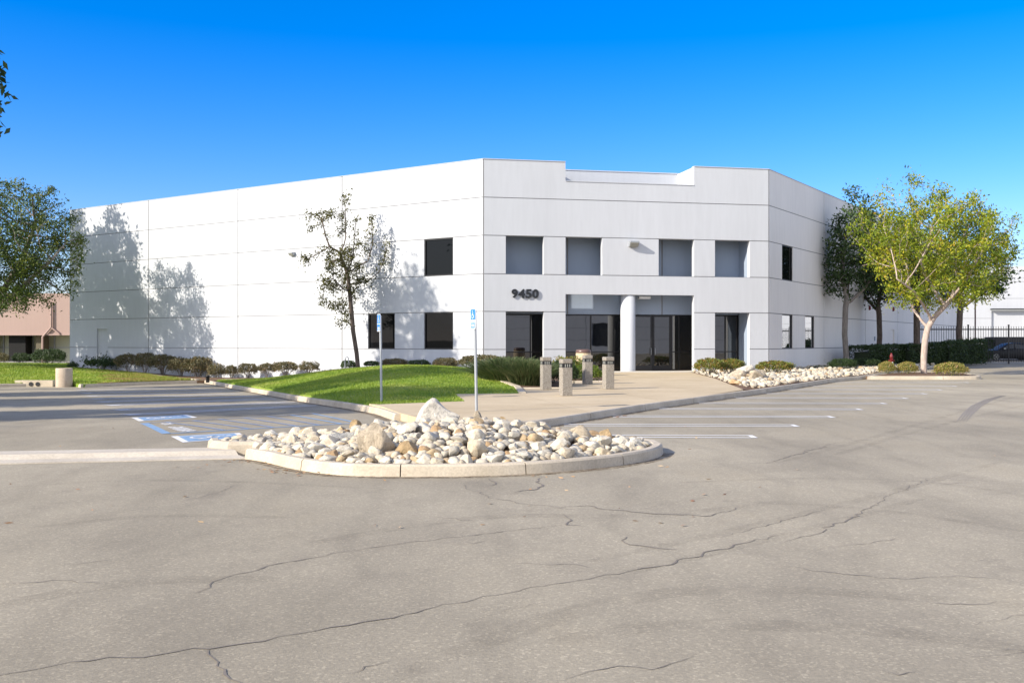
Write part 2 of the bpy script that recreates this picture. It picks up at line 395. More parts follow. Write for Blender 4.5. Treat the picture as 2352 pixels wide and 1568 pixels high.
def inside(p, poly):
    x, y = p; c = False; j = len(poly) - 1
    for i in range(len(poly)):
        xi, yi = poly[i]; xj, yj = poly[j]
        if (yi > y) != (yj > y) and x < (xj - xi) * (y - yi) / (yj - yi) + xi: c = not c
        j = i
    return c
def resample(pl, st):
    out = []
    for a, b in zip(pl[:-1], pl[1:]):
        a, b = Vector(a), Vector(b); n = max(1, int((b - a).length / st))
        out += [a.lerp(b, i / n) for i in range(n)]
    return out + [Vector(pl[-1])]
def smooth_line(pl, it=2):
    pl = [Vector(p) for p in pl]
    for _ in range(it):
        q = [pl[0]]
        for a, b in zip(pl[:-1], pl[1:]): q += [a.lerp(b, .25), a.lerp(b, .75)]
        pl = q + [pl[-1]]
    return pl
def patch(name, poly, zf, st, mat, skirt=.4, kind='structure'):
    poly = [(p[0], p[1]) for p in poly]
    b = [(q.x, q.y) for q in resample([Vector((*p, 0)) for p in poly + [poly[0]]], st)[:-1]]
    xs_ = [p[0] for p in b]; ys_ = [p[1] for p in b]
    pts = [Vector(p) for p in b]
    rr = random.Random(1)
    y = min(ys_) + st / 2
    while y < max(ys_):
        x = min(xs_) + st / 2
        while x < max(xs_):
            q = (x + rr.uniform(-.1, .1) * st, y + rr.uniform(-.1, .1) * st)
            if inside(q, poly): pts.append(Vector(q))
            x += st
        y += st
    n = len(b)
    vo, _, fo, *_r = delaunay_2d_cdt(pts, [(i, (i + 1) % n) for i in range(n)], [], 1, 1e-4)
    mb = MB(); vs_ = [(p.x, p.y, zf(p.x, p.y)) for p in vo]
    mb.add(vs_, [tuple(f) for f in fo], True)
    for i in range(n):
        a, c = b[i], b[(i + 1) % n]
        za, zc = zf(*a), zf(*c)
        mb.add([(a[0], a[1], za), (c[0], c[1], zc), (c[0], c[1], zc - skirt), (a[0], a[1], za - skirt)], [(0, 1, 2, 3)])
    o = link_mesh(name, mb.mesh(name), mat)
    me = o.data; bm = bmesh.new(); bm.from_mesh(me); bmesh.ops.recalc_face_normals(bm, faces=bm.faces)
    up = sum(f.normal.z * f.calc_area() for f in bm.faces)
    if up < 0: bmesh.ops.reverse_faces(bm, faces=bm.faces)
    bm.to_mesh(me); bm.free()
    if kind: o['kind'] = kind
    return o

def kerb(mb, line, w=.15, h=.15, zf=None, side=1, seg=3.0, gap=.012, closed=False, bev=.025):
    """line = outer foot of the kerb; the body lies on its left (side 1) or right"""
    zf = zf or H
    pl = resample([Vector((p[0], p[1], 0)) for p in (list(line) + ([line[0]] if closed else []))], .35)
    n = len(pl); nor = []
    for i in range(n):
        if closed: d = pl[(i + 1) % (n - 1)] - pl[(i - 1) % (n - 1)]
        else: d = pl[min(i + 1, n - 1)] - pl[max(i - 1, 0)]
        d.normalize(); nor.append(Vector((-d.y, d.x, 0)) * side)
    rr = random.Random(5)
    def sec(p, q):
        z = zf(p.x, p.y)
        prof = [(0, -.25), (0.0, .0), (.018, h - bev), (.018 + bev, h), (w - .01, h), (w, h - .01), (w, -.2)]
        return [(p.x + q.x * a, p.y + q.y * a, z + c) for a, c in prof]
    i = 0; acc = 0; start = 0
    runs = []
    for i in range(1, n):
        acc += (pl[i] - pl[i - 1]).length
        if acc >= seg or i == n - 1: runs.append((start, i)); start = i; acc = 0
    for a, b in runs:
        rings = []
        for k in range(a, b + 1):
            p = pl[k].copy()
            if k == a: p = p + (pl[min(a + 1, n - 1)] - pl[a]).normalized() * gap
            if k == b: p = p - (pl[b] - pl[b - 1]).normalized() * gap
            rings.append(sec(p, nor[k]))
        m = len(rings[0]); vs_ = [q for r_ in rings for q in r_]
        fs = [(i_ * m + j, i_ * m + j + 1, (i_ + 1) * m + j + 1, (i_ + 1) * m + j) for i_ in range(len(rings) - 1) for j in range(m - 1)]
        if side > 0: fs = [f[::-1] for f in fs]
        mb.add(vs_, fs); e = (len(rings) - 1) * m
        mb.add(rings[0], [tuple(range(m))]); mb.add(rings[-1], [tuple(range(m))[::-1]])

# height of the planted ground left of the entrance: a smooth surface through measured points
cp = np.array([(-3.67, 24.2, .11), (-1.24, 25.9, .15), (-1.7, 29.5, .16), (.2, 29.85, .16), (0.0, 33, .2), (-1.0, 36, .45), (-1.6, 41, .55), (-6.8, 31.5, -.01),
    (-11.8, 42.5, -.17), (-14.9, 49.5, -.28), (-5.2, 28.4, .06), (-9.3, 37, -.08), (-4, 38, .74), (-6, 40, .60), (-9, 43, .26), (-2.3, 33, .42), (-3.8, 30, .30), (-5, 44, .62), (-8, 48, .34),
    (-5, 48.8, .42), (-10, 50.8, .02), (-14, 53, -.32), (-1.43, 49.7, .2), (-4.5, 51.7, .3), (-8.1, 52.4, .30), (-8.3, 54.1, .2), (-13.2, 57.3, -.34), (-19.9, 61.7, -.45), (-27.4, 66.6, -.15), (-31, 68.9, 0),
    (-16.3, 51.6, -.31), (-19.9, 44.9, -.22), (-23.6, 45.9, -.22), (-34, 47, -.2), (-38, 75, .0), (-36, 60, .1), (-26, 56, .0), (-60, 60, 0), (-60, 80, 0), (2, 42, .2), (3, 48, .16), (2, 34, .17)])
def _phi(r): return np.where(r > 0, r * r * np.log(np.maximum(r, 1e-9)), 0)
_n = len(cp); _K = _phi(np.linalg.norm(cp[:, None, :2] - cp[None, :, :2], axis=2)) + np.eye(_n) * .6
_A = np.zeros((_n + 3, _n + 3)); _A[:_n, :_n] = _K; _A[:_n, _n] = 1; _A[:_n, _n + 1:] = cp[:, :2]; _A[_n:, :_n] = _A[:_n, _n:].T
_w = np.linalg.solve(_A, np.concatenate([cp[:, 2], [0, 0, 0]]))
def ZP(x, y):
    r = np.hypot(cp[:, 0] - x, cp[:, 1] - y)
    return float(_w[:_n] @ _phi(r) + _w[_n] + _w[_n + 1] * x + _w[_n + 2] * y)

# ---- building geometry in plan
L0 = Vector((-1.43, 49.7)); ANG = R(11.4)
UC = Vector((math.cos(ANG), math.sin(ANG))); R0 = L0 + UC * 15.35
UL = Vector((-math.cos(R(33.6)), math.sin(R(33.6)))); UR = Vector((math.cos(R(56.4)), math.sin(R(56.4))))
def frame(o, u, inward):
    return lambda p: Vector((o.x + u.x * p[0] + inward.x * p[1], o.y + u.y * p[0] + inward.y * p[1], p[2]))
IC = Vector((-UC.y, UC.x)); IL = Vector((UL.y, -UL.x)); IR = Vector((-UR.y, UR.x))
FC, FL, FR = frame(L0, UC, IC), frame(L0, UL, IL), frame(R0, UR, IR)
def wall_d_at(px):                                  # depth of the left wall along a photo column
    k = (px - CX) / F
    t_ = (L0.x - k * L0.y) / (k * UL.y - UL.x); return L0.y + UL.y * t_

# ---- plaza, beds, lawns
right_kerb = [(-.1, 18.9), (.55, 19.6), (.98, 20.3), (2.1, 22.4), (3.3, 24.6), (5.75, 28.6), (8.28, 32.7), (11.0, 37.4), (13.8, 42.3), (15.75, 44.75), (17.3, 47.5), (20.0, 52.5), (25.5, 61.5), (31.5, 71.5), (34, 76)]
left_kerb = [G(905, 966), G(866, 951.6), G(834.7, 945), G(760, 932.5), G(681.6, 919.9), G(610, 906.2), G(541.7, 893.5), G(488.8, 882.9), G(468, 879.5)]
left_kerb = [(p.x, p.y) for p in left_kerb]
far_kerb = [(p.x, p.y) for p in (G(468, 879.5), G(400, 881.5), G(300, 885), G(230, 888.5), G(185, 890), G(168, 887))]
far_kerb2 = [(p.x, p.y) for p in (G(119, 887.5), G(60, 888), G(0, 889), G(-140, 891))]
def off(line, d):
    out = []
    for i, p in enumerate(line):
        a = Vector(line[max(0, i - 1)]); b = Vector(line[min(len(line) - 1, i + 1)]); t_ = (b - a).normalized()
        out.append((p[0] - t_.y * d, p[1] + t_.x * d))
    return out
rk_in = off(right_kerb, .15); lk_in = off(left_kerb, -.15)
ZW = .148
bed_front = [(.1, 33.0), (1.95, 33.1), (2.15, 38.5), (3.75, 38.7), (4.3, 44), (3.2, 50.3)]
walk_edge = [G(1585, 854, .15), G(1640, 868, .15), G(1707, 894, .15)]
plaza = [lk_in[0], (-1.4, 19.0)] + [p for p in rk_in[:7] if p[1] < walk_edge[2].y - .3] + [(walk_edge[2].x, walk_edge[2].y), (walk_edge[1].x, walk_edge[1].y), (walk_edge[0].x, walk_edge[0].y),
         (11.2, 52.6), tuple(FC((14.4, .15, 0))[:2]), tuple(FC((14.6, 1.6, 0))[:2]), tuple(FC((.6, 1.6, 0))[:2]), tuple(FC((1.0, .15, 0))[:2]), (3.0, 50.45)] + bed_front[::-1][1:] + \
        [(.2, 29.85), (-1.7, 29.5), (-1.24, 25.9), (-3.3, 24.6), lk_in[2], lk_in[1]]
patch('plaza_walk', plaza, lambda x, y: ZW + (0 if y < 48 else .0), .8, M['walk'])
mb = MB()
stp = [(-.2, -3.1), (0, 0.1)]
mb.prism([(4.3, -1.5), (11.05, -1.5), (11.05, .0), (4.3, .0)], ZW + .004, ZW + .03, FC)
o = mb.build('entrance_stoop', M['stoop']); o['kind'] = 'structure'

lawn_poly = [(-3.45, 24.75), (-1.24, 25.9), (-1.7, 29.5), (.2, 29.85), (.05, 33), (-1.0, 36), (-1.6, 41), (-2.6, 46), (-4.2, 48.2), (-8, 50.1), (-12, 52.3), (-15.5, 53.0)] + [lk_in[7], lk_in[6], lk_in[5], lk_in[4], lk_in[3]]
patch('lawn_mound', lawn_poly, ZP, .7, M['lawn'])
bed_poly = [(.1, 33), (-1.0, 36), (-1.6, 41), (-2.6, 46), (-4.2, 48.2), (-8, 50.1), (-12, 52.3), (-15.5, 53.0), (-16.4, 51.9), (-18.6, 54.5), (-22.5, 61), (-25.5, 63.8), (-31.4, 67.8)] + [tuple(FL((t_, .2, 0))[:2]) for t_ in (35, 28, 21, 14, 7, .3)] + \
    [tuple(FC((1.0, .1, 0))[:2]), (3.0, 50.4), (4.3, 44), (3.75, 38.7), (2.15, 38.5), (1.95, 33.1)]
patch('planting_bed', bed_poly, lambda x, y: ZP(x, y) - .015, .8, M['soil'])
lawn2_poly = [(-16.7, 51.9), (-18.6, 54.5), (-22.5, 61), (-25.5, 63.8), (-31.4, 67.8), (-31.4, 74), (-36, 84), (-75, 84), (-75, 50)] + off(far_kerb2, -.15)[::-1] + [(far_kerb2[0][0] + .5, far_kerb2[0][1] + .3)] + off(far_kerb, -.15)[::-1][1:]
lawn2_poly = [p for p in lawn2_poly]
patch('far_lawn', lawn2_poly, ZP, 1.1, M['lawn'])
fk_ = off(far_kerb, -.15)[:4]
patch('worn_turf', fk_ + [(-19.8, 47.2), (-20.5, 50), (-21.1, 53), (-21.5, 57), (-20.4, 57.6), (-18.6, 54.5), (-16.75, 51.95)], lambda x, y: ZP(x, y) + .012, .7, M['lawn_dry'], .05)
# narrow concrete path between lawn mound and the wall planting, mow strips
mb = MB()
kerb(mb, [(.2, 29.9), (.06, 33), (-1.0, 36), (-1.6, 41), (-2.6, 46), (-4.2, 48.2), (-8, 50.1), (-12, 52.3), (-15.4, 53.1)], .22, .03, ZP, -1, 4, .01, bev=.008)
kerb(mb, [(-16.5, 51.9), (-18.6, 54.5), (-22.5, 61), (-25.5, 63.8)], .2, .05, ZP, -1, 4, .01, bev=.008)
kerb(mb, [(.12, 32.95), (1.95, 33.05), (2.1, 38.45), (3.78, 38.65)], .12, .03, lambda x, y: ZW, 1, 4, .01, bev=.008)
mb.build('mow_strip', M['kerb'])['kind'] = 'structure'
mb = MB()
kerb(mb, right_kerb, .15, .15, H, 1, 3.05)
mb.build('right_kerb', M['kerb'])['kind'] = 'structure'
mb = MB()
kerb(mb, left_kerb, .15, .15, H, -1, 3.05); kerb(mb, far_kerb, .15, .15, H, -1, 3.05); kerb(mb, far_kerb2, .15, .15, H, -1, 3.05)
mb.build('left_kerb', M['kerb'])['kind'] = 'structure'
# right planting strip and kerbed tree island
rbed = [(p.x, p.y) for p in walk_edge] + [p for p in rk_in if p[1] > walk_edge[2].y - .3] + [tuple(FR((29, .2, 0))[:2]), tuple(FR((.3, .2, 0))[:2]), tuple(FC((14.4, .15, 0))[:2]), (11.2, 52.6)]
patch('rock_bed', rbed, lambda x, y: ZW + .01 + .05 * math.sin(x * 1.3) * math.sin(y * .9) ** 2, .9, M['soil'])
isl = smooth_line([Vector((15.9, 44.62, 0)), Vector((18.5, 44.5, 0)), Vector((20.6, 44.55, 0)), Vector((21.3, 45.0, 0)), Vector((21.6, 46.3, 0)), Vector((22.6, 50, 0)), Vector((21.9, 50.8, 0)), Vector((19.6, 50.6, 0)), Vector((17.4, 47.4, 0)), Vector((15.9, 44.62, 0))], 2)
isl = [(p.x, p.y) for p in isl][:-1]
mb = MB(); kerb(mb, isl, .16, .15, H, 1, 3.0, closed=True); mb.build('tree_island_kerb', M['kerb'])['kind'] = 'structure'
patch('tree_island_soil', off(isl, .14), lambda x, y: .135, .6, M['soil'])

# median gutter strip at left
g0, g1, g2, g3 = G(-260, 1053), G(512, 1038.5), G(566, 1053.5), G(-260, 1071.5)
mb = MB()
def strip(mb, a0, a1, b0, b1, prof, n=12):
    rows = []
    for i in range(n + 1):
        k = i / n; a = a0.lerp(a1, k); b = b0.lerp(b1, k)
        rows.append([(a.lerp(b, u).x, a.lerp(b, u).y, z) for u, z in prof])
    m = len(prof); vs_ = [q for r_ in rows for q in r_]
    mb.add(vs_, [(i * m + j, i * m + j + 1, (i + 1) * m + j + 1, (i + 1) * m + j) for i in range(n) for j in range(m - 1)])
strip(mb, g0, g1, g3, g2, [(0, -.05), (0, .07), (.06, .085), (.55, .085), (.66, .03), (.68, .022), (.70, .028), (1, .012), (1, -.05)])
mb.build('concrete_gutter', M['median'])['kind'] = 'structure'

# ---------------------------------------------------------------- painted markings
def flat(mb, pts, dz=.006):
    """polygon laid on the lot, pts in plan"""
    mb.add([(p[0], p[1], H(p[0], p[1]) + dz) for p in pts], [tuple(range(len(pts)))])
def line(mb, a, b, w=.1, dz=.006):
    a, b = Vector(a[:2]), Vector(b[:2]); d = b - a; n = max(1, int(d.length / .7)); nrm = Vector((-d.y, d.x)).normalized() * w / 2
    for i in range(n):
        p, q = a + d * i / n, a + d * (i + 1) / n
        flat(mb, [p - nrm, q - nrm, q + nrm, p + nrm], dz)
def hairpin(mb, a, b, gap=.40, w=.10):
    a, b = Vector(a[:2]), Vector(b[:2]); d = (b - a).normalized(); n = Vector((-d.y, d.x)) * gap / 2
    line(mb, a - n, b - n, w); line(mb, a + n, b + n, w)
    line(mb, a - n * 1.25 , a + n * 1.25 , w, .0075)
mb = MB()
ends = [(1728, 1002.8), (1825, 977.5), (1908, 957.5), (1973, 940), (2029, 926.5), (2078, 914.5), (2122, 904.3), (2158, 895.2), (2192, 886.8), (2221, 878.4)]
rend = []
for i, (px, py) in enumerate(ends):
    e = G(px, py); s0 = G(1330 + 0 * i, 985, 0)
    rend.append(e)
# stall lines run from the kerb out to their hairpin ends
stall_dir = Vector((-1, .035))
for i, e in enumerate(rend):
    best = None
    for k in range(300):
        q = Vector((e.x, e.y)) + stall_dir.normalized() * k * .05
        # kerb x at this y
        for a, b in zip(right_kerb[:-1], right_kerb[1:]):
            if a[1] <= q.y <= b[1]:
                kx = a[0] + (b[0] - a[0]) * (q.y - a[1]) / (b[1] - a[1])
                if q.x <= kx + .12: best = q
        if best: break
    if best is None: best = Vector((e.x - 4.6, e.y + .2))
    hairpin(mb, e, best)
mb.build('parking_lines_right', M['white_line'])['kind'] = 'structure'
mb = MB()
lends = [(182, 896.6), (193, 903), (205, 909.6), (217, 916), (233.6, 923), (253, 931), (272, 941.5), (293.6, 952.6)]
far_end = G(722, 930.3); nd = Vector((far_end.x, far_end.y)) - Vector(G(293.6, 952.6)[:2])
for i, (px, py) in enumerate(lends):
    a = Vector(G(px, py)[:2]); b = a + nd * .985
    hairpin(mb, a, b, .42, .19); line(mb, a - nd.normalized() * .05, a + nd.normalized() * .3, .30, .008)
mb.build('parking_lines_left', M['faded_line'])['kind'] = 'structure'

def arc(cx, cy, r0, r1, a0, a1, n=14):
    return [[(cx + r0 * math.cos(t0), cy + r0 * math.sin(t0)), (cx + r1 * math.cos(t0), cy + r1 * math.sin(t0)), (cx + r1 * math.cos(t1), cy + r1 * math.sin(t1)), (cx + r0 * math.cos(t1), cy + r0 * math.sin(t1))]
            for t0, t1 in [(a0 + (a1 - a0) * i / n, a0 + (a1 - a0) * (i + 1) / n) for i in range(n)]]
def stroke(a, b, w):
    a, b = Vector(a), Vector(b); d = (b - a).normalized(); n = Vector((-d.y, d.x)) * w / 2
    return [tuple(a - n), tuple(b - n), tuple(b + n), tuple(a + n)]
def isa():
    """the wheelchair symbol, unit square, facing right"""
    s_ = arc(.43, .34, .185, .245, R(75), R(385), 20)
    s_ += arc(.42, .86, 0.0005, .065, 0, 2 * PI, 12)
    s_ += [stroke((.415, .78), (.445, .44), .085), stroke((.405, .63), (.62, .63), .06), stroke((.43, .455), (.665, .455), .075), stroke((.645, .475), (.735, .21), .075), stroke((.72, .225), (.81, .255), .06)]
    return s_
def quad_map(c):  # bilinear map of the unit square; corners are (0,0),(1,0),(1,1),(0,1)
    return lambda u, v: (c[0] * (1 - u) + c[1] * u) * (1 - v) + (c[3] * (1 - u) + c[2] * u) * v
def ground_emblem(cs):
    q = quad_map([Vector(c[:2]) for c in cs]); mb = MB()
    def sub(us, dz, k=6):
        (u0, v0), (u1, v1) = us
        for i in range(k):
            for j in range(k):
                a, b = u0 + (u1 - u0) * i / k, u0 + (u1 - u0) * (i + 1) / k; c, d = v0 + (v1 - v0) * j / k, v0 + (v1 - v0) * (j + 1) / k
                flat(mb, [q(a, c), q(b, c), q(b, d), q(a, d)], dz)
    mb.cur = 0; sub(((0, 0), (1, 1)), .006)
    mb.cur = 1; sub(((.09, .07), (.91, .93)), .010)
    mb.cur = 0
    for pl in isa(): flat(mb, [q(.12 + .76 * y, .12 + .76 * (1 - x)) for x, y in pl], .014)
    o = mb.build('accessible_parking_emblem', [M['white_line'], M['blue_line']]); o['kind'] = 'structure'; return o
# corners: left, right far, right near, left near (the symbol's head points right, away from the aisle end)
ground_emblem([G(319.5, 967.5), G(302, 959.5), G(429, 952.4), G(453.6, 959)][0:0] or [G(319.5, 967.5), G(453.6, 959), G(429, 952.4), G(302, 959.5)])
ground_emblem([G(419.8, 1016.3), G(572, 1005.7), G(549.6, 994.3), G(392.6, 1002.3)])

# blue hatched aisle between the two accessible stalls
mb = MB()
A0, A1, B0, B1 = G(331, 972), G(778, 945.5), G(383, 996), G(822, 971.5)
mb.cur = 0
line(mb, A0, B0, .17); line(mb, B0, B1, .10)
mb.cur = 1; line(mb, A0, A1, .08)
for i in range(7):
    k = .15 + i * .125
    a = Vector(A0[:2]).lerp(Vector(A1[:2]), k - .06); b = Vector(B0[:2]).lerp(Vector(B1[:2]), min(1, k + .13))
    mb.cur = 1 if i < 5 else 0; line(mb, a, b, .085, .0075)
o = mb.build('hatched_access_aisle', [M['blue_line'], M['blue_faded']]); o['kind'] = 'structure'

_text_cache = {}
def text_polys(s, extrude=0.0, offset=0.0, res=4):
    cu = bpy.data.curves.new('txt', 'FONT'); cu.body = s; cu.size = 1; cu.extrude = extrude; cu.offset = offset; cu.resolution_u = res
    ob = bpy.data.objects.new('txt', cu); C.objects.link(ob)
    bpy.context.view_layer.update()
    me = ob.to_mesh()
    vs_ = [tuple(v.co) for v in me.vertices]; fs = [tuple(p.vertices) for p in me.polygons]
    ob.to_mesh_clear(); bpy.data.objects.remove(ob); bpy.data.curves.remove(cu)
    x0 = min(v[0] for v in vs_); x1 = max(v[0] for v in vs_); y0 = min(v[1] for v in vs_); y1 = max(v[1] for v in vs_)
    return [((v[0] - x0) / (x1 - x0), (v[1] - y0) / (y1 - y0), v[2]) for v in vs_], fs, (x1 - x0) / (y1 - y0)
mb = MB()
for w_, cs in (('NO', (G(378, 977), G(366, 972.6), G(392, 970.8), G(400, 973.8))), ('PARKING', (G(415, 993), G(384, 981.5), G(420, 980), G(452, 989.5)))):
    v_, f_, _a = text_polys(w_, offset=.03)
    q = quad_map([Vector(c[:2]) for c in cs])
    pts = [q(x, y) for x, y, z in v_]
    mb.add([(p.x, p.y, H(p.x, p.y) + .009) for p in pts], f_)
o = mb.build('no_parking_lettering', M['white_line']); o['kind'] = 'structure'

# ---------------------------------------------------------------- cracks and tyre marks in the asphalt
def crack(mb, pix, w=.018, jit=.035, seed=0):
    rr = random.Random(seed)
    pts = [Vector(G(*p)[:2]) for p in pix]; out = []
    for a, b in zip(pts[:-1], pts[1:]):
        n = max(2, int((b - a).length / .075)); d = (b - a).normalized(); nn = Vector((-d.y, d.x)); ph = rr.uniform(0, 9)
        for i in range(n):
            k = i / n; out.append(a.lerp(b, k) + nn * (math.sin(ph + i * .45) * jit * .7 + math.sin(ph * 3 + i * 1.7) * jit * .35 + rr.uniform(-jit, jit) * .75) * (1 if i else .3))
    out.append(pts[-1])
    n = len(out); rows = []
    for i, p in enumerate(out):
        d = (out[min(i + 1, n - 1)] - out[max(i - 1, 0)]).normalized(); nn = Vector((-d.y, d.x))
        ww = w * (1 if w > .04 else max(.38, .7 + .45 * math.sin(i * .11 + seed) + rr.uniform(-.5, .6))) * min(1, .25 + 3 * i / n, .25 + 3 * (n - 1 - i) / n) / 2
        rows.append((p - nn * ww, p + nn * ww))
    vs_ = [(q.x, q.y, H(q.x, q.y) + .004) for r_ in rows for q in r_]
    mb.add(vs_, [(2 * i, 2 * i + 2, 2 * i + 3, 2 * i + 1) for i in range(n - 1)])
mb = MB()
crack(mb, [(-60, 1565), (60, 1540), (160, 1520), (290, 1510), (400, 1497), (480, 1490), (560, 1478), (640, 1462), (720, 1450), (800, 1436), (870, 1422), (1000, 1395), (1090, 1377), (1170, 1362), (1250, 1346), (1330, 1333), (1420, 1318), (1500, 1302), (1590, 1280), (1650, 1262), (1730, 1243), (1800, 1225)], .016, .03, 1)
crack(mb, [(455, 1362), (490, 1336), (560, 1315), (640, 1295), (760, 1270), (880, 1254), (1000, 1240), (1110, 1226), (1200, 1215), (1310, 1204)], .014, .03, 2)
crack(mb, [(1060, 1112), (1090, 1128), (1140, 1145), (1200, 1157), (1290, 1166), (1350, 1161), (1420, 1172), (1520, 1180), (1620, 1186), (1720, 1160)], .016, .04, 3)
crack(mb, [(1118, 1098), (1130, 1105), (1138, 1112), (1110, 1118)], .03, .02, 4)
crack(mb, [(1262, 1092), (1238, 1098), (1232, 1106), (1246, 1114), (1236, 1122), (1180, 1130)], .03, .02, 5)
crack(mb, [(1290, 1180), (1312, 1196), (1300, 1206), (1345, 1208)], .016, .03, 6)
crack(mb, [(1440, 1232), (1436, 1246), (1470, 1252), (1560, 1262)], .013, .03, 7)
crack(mb, [(2145, 1095), (2110, 1112), (2060, 1130), (1990, 1168), (1940, 1196), (1880, 1225), (1800, 1246)], .013, .04, 8)
crack(mb, [(480, 1492), (492, 1512), (498, 1530), (520, 1548), (560, 1580)], .016, .02, 9)
crack(mb, [(1735, 1101), (1850, 1104), (2000, 1108), (2200, 1102), (2352, 1106)], .008, .02, 10)
crack(mb, [(1640, 1066), (1760, 1064), (1800, 1052), (1920, 1018), (2000, 1008)], .016, .05, 11)
crack(mb, [(2352, 1340), (2200, 1322), (2080, 1330), (1940, 1318), (1800, 1300)], .008, .03, 12)
crack(mb, [(0, 1345), (120, 1332), (230, 1338)], .008, .03, 13)
crack(mb, [(1300, 1560), (1420, 1530), (1500, 1538), (1600, 1500)], .006, .02, 14)
rc_ = random.Random(77)
for k in range(26):                                   # short side branches and hairlines
    px, py = rc_.uniform(0, 2352), rc_.choice([rc_.uniform(1120, 1560), rc_.uniform(1000, 1300)])
    if 480 < px < 1560 and py < 1110: continue
    a_ = rc_.uniform(-.35, .25); pix = [(px, py)]
    for _ in range(rc_.randint(2, 5)): a_ += rc_.uniform(-.5, .5); px += rc_.uniform(25, 70); py += math.sin(a_) * 16; pix.append((px, py))
    crack(mb, pix, .006, .03, 100 + k)
mb.build('asphalt_cracks', M['crack'])['kind'] = 'structure'
mb = MB()
for i in range(4):
    o_ = i * 7
    line_pts = [(2198 + o_, 968), (2212 + o_, 950), (2232 + o_, 932), (2262 + o_ * .8, 918), (2300 + o_ * .5, 908)]
    crack(mb, line_pts, .05, .004, 20 + i)
mb.build('tyre_marks', M['tyre_mark'])['kind'] = 'structure'

def m_film(name, col, scale, lo, hi, stretch=(1, 1, 1)):
    t = NT(name); v = t.pos()
    n = t.noise(t.scale(v, stretch), scale, 6, .7)
    tr = t.node('ShaderNodeBsdfTransparent'); b = t.bsdf(col, .95, spec=.1)
    mx = t.node('ShaderNodeMixShader'); t.l.new(t.maprange(n, .38, .68, lo, hi), mx.inputs[0])
    t.l.new(tr.outputs[0], mx.inputs[1]); t.l.new(b.outputs[0], mx.inputs[2]); return t.done(mx)
M['scuff'] = m_film('faint_tyre_scuff', (.13, .115, .095), 2.2, 0, .13, (1, 1, 1))
M['dirt'] = m_film('gutter_dirt', (.16, .115, .075), 7, 0, .85)
mb = MB()
def band(mb, pix, w0, seed):
    pts = [Vector(G(*p)[:2]) for p in pix]; pl = [Vector((q.x, q.y)) for q in smooth_line([Vector((p.x, p.y, 0)) for p in pts], 3)]
    n = len(pl); rows = []
    for i, p in enumerate(pl):
        d = (pl[min(i + 1, n - 1)] - pl[max(i - 1, 0)]).normalized(); nn = Vector((-d.y, d.x)); ww = w0 * math.sin(PI * (i + .3) / (n + .3)) ** .4 / 2
        rows.append((p - nn * ww, p + nn * ww))
    vs_ = [(q.x, q.y, H(q.x, q.y) + .0025) for r_ in rows for q in r_]
    mb.add(vs_, [(2 * i, 2 * i + 2, 2 * i + 3, 2 * i + 1) for i in range(n - 1)])
for k, pix in enumerate(([(2352, 905), (2150, 962), (1950, 1020), (1790, 1062)], [(2352, 930), (2120, 985), (1900, 1050)], [(1560, 1108), (1900, 1095), (2200, 1110), (2400, 1150)], [(1660, 1150), (2000, 1165), (2352, 1220)],
        [(0, 1120), (300, 1100), (620, 1108), (900, 1125)], [(40, 1215), (360, 1180), (700, 1190)], [(1350, 1290), (1700, 1215), (2050, 1130), (2300, 1060)], [(1380, 1330), (1760, 1240), (2120, 1145)],
        [(900, 1560), (1300, 1400), (1650, 1340), (2352, 1390)], [(-50, 1400), (300, 1330), (640, 1330)], [(700, 1250), (1100, 1180), (1500, 1190), (1800, 1150)], [(1250, 1480), (1500, 1430), (2000, 1440), (2400, 1500)])):
    band(mb, pix, .16 if k < 8 else .24, k)
mb.build('tyre_scuffs', M['scuff'])['kind'] = 'structure'

# ---------------------------------------------------------------- the white office building
TOP = 10.8
JZ = [1.3, 3.2, 5.08, 7.0, 8.9]
office = thing('office_building', (*((L0 + R0) / 2), 0.0), 'white two storey tilt up concrete office building with angled corner entrance and number 9450', 'building')
def panels(mb, fr, s0, s1, z0, z1, js, jz, holes, thick, rough_ends=True, groove=.02, gd=.03, gv=.036):
    S = sorted(set([s0, s1] + [j for j in js if s0 < j < s1] + [h[0] for h in holes] + [h[1] for h in holes]))
    Z = sorted(set([z0, z1] + [j for j in jz if z0 < j < z1] + [h[2] for h in holes] + [h[3] for h in holes]))
    S = [q for q in S if s0 <= q <= s1]; Z = [q for q in Z if z0 <= q <= z1]
    for a, b in zip(S[:-1], S[1:]):
        for c, d in zip(Z[:-1], Z[1:]):
            ms, mz = (a + b) / 2, (c + d) / 2
            if any(h[0] < ms < h[1] and h[2] < mz < h[3] for h in holes): continue
            e = groove
            aa = a + (gv if a in js else 0); bb = b - (gv if b in js else 0); cc = c + (e if c in jz else 0); dd = d - (e if d in jz else 0)
            mb.box(((aa + bb) / 2, gd / 2 + .0005, (cc + dd) / 2), (bb - aa, gd, dd - cc), tf=fr)
            mb.box(((a + b) / 2, (gd + thick) / 2, (c + d) / 2), (b - a, thick - gd, d - c), tf=fr)
            mb.cur = 1
            for q_, sg in ((a, 1), (b, -1)):
                if q_ in js: mb.box((q_ + sg * gv / 2, gd - .006, (c + d) / 2), (gv, .008, d - c), tf=fr)
            for q_, sg in ((c, 1), (d, -1)):
                if q_ in jz: mb.box(((a + b) / 2, gd - .0075, q_ + sg * e / 2), (b - a, .008, e), tf=fr)
            mb.cur = 0
def wbuild(mb, name, mat, parent=office): return mb.build(name, [mat, M['caulk']] if any(mb.mi) else mat, parent)
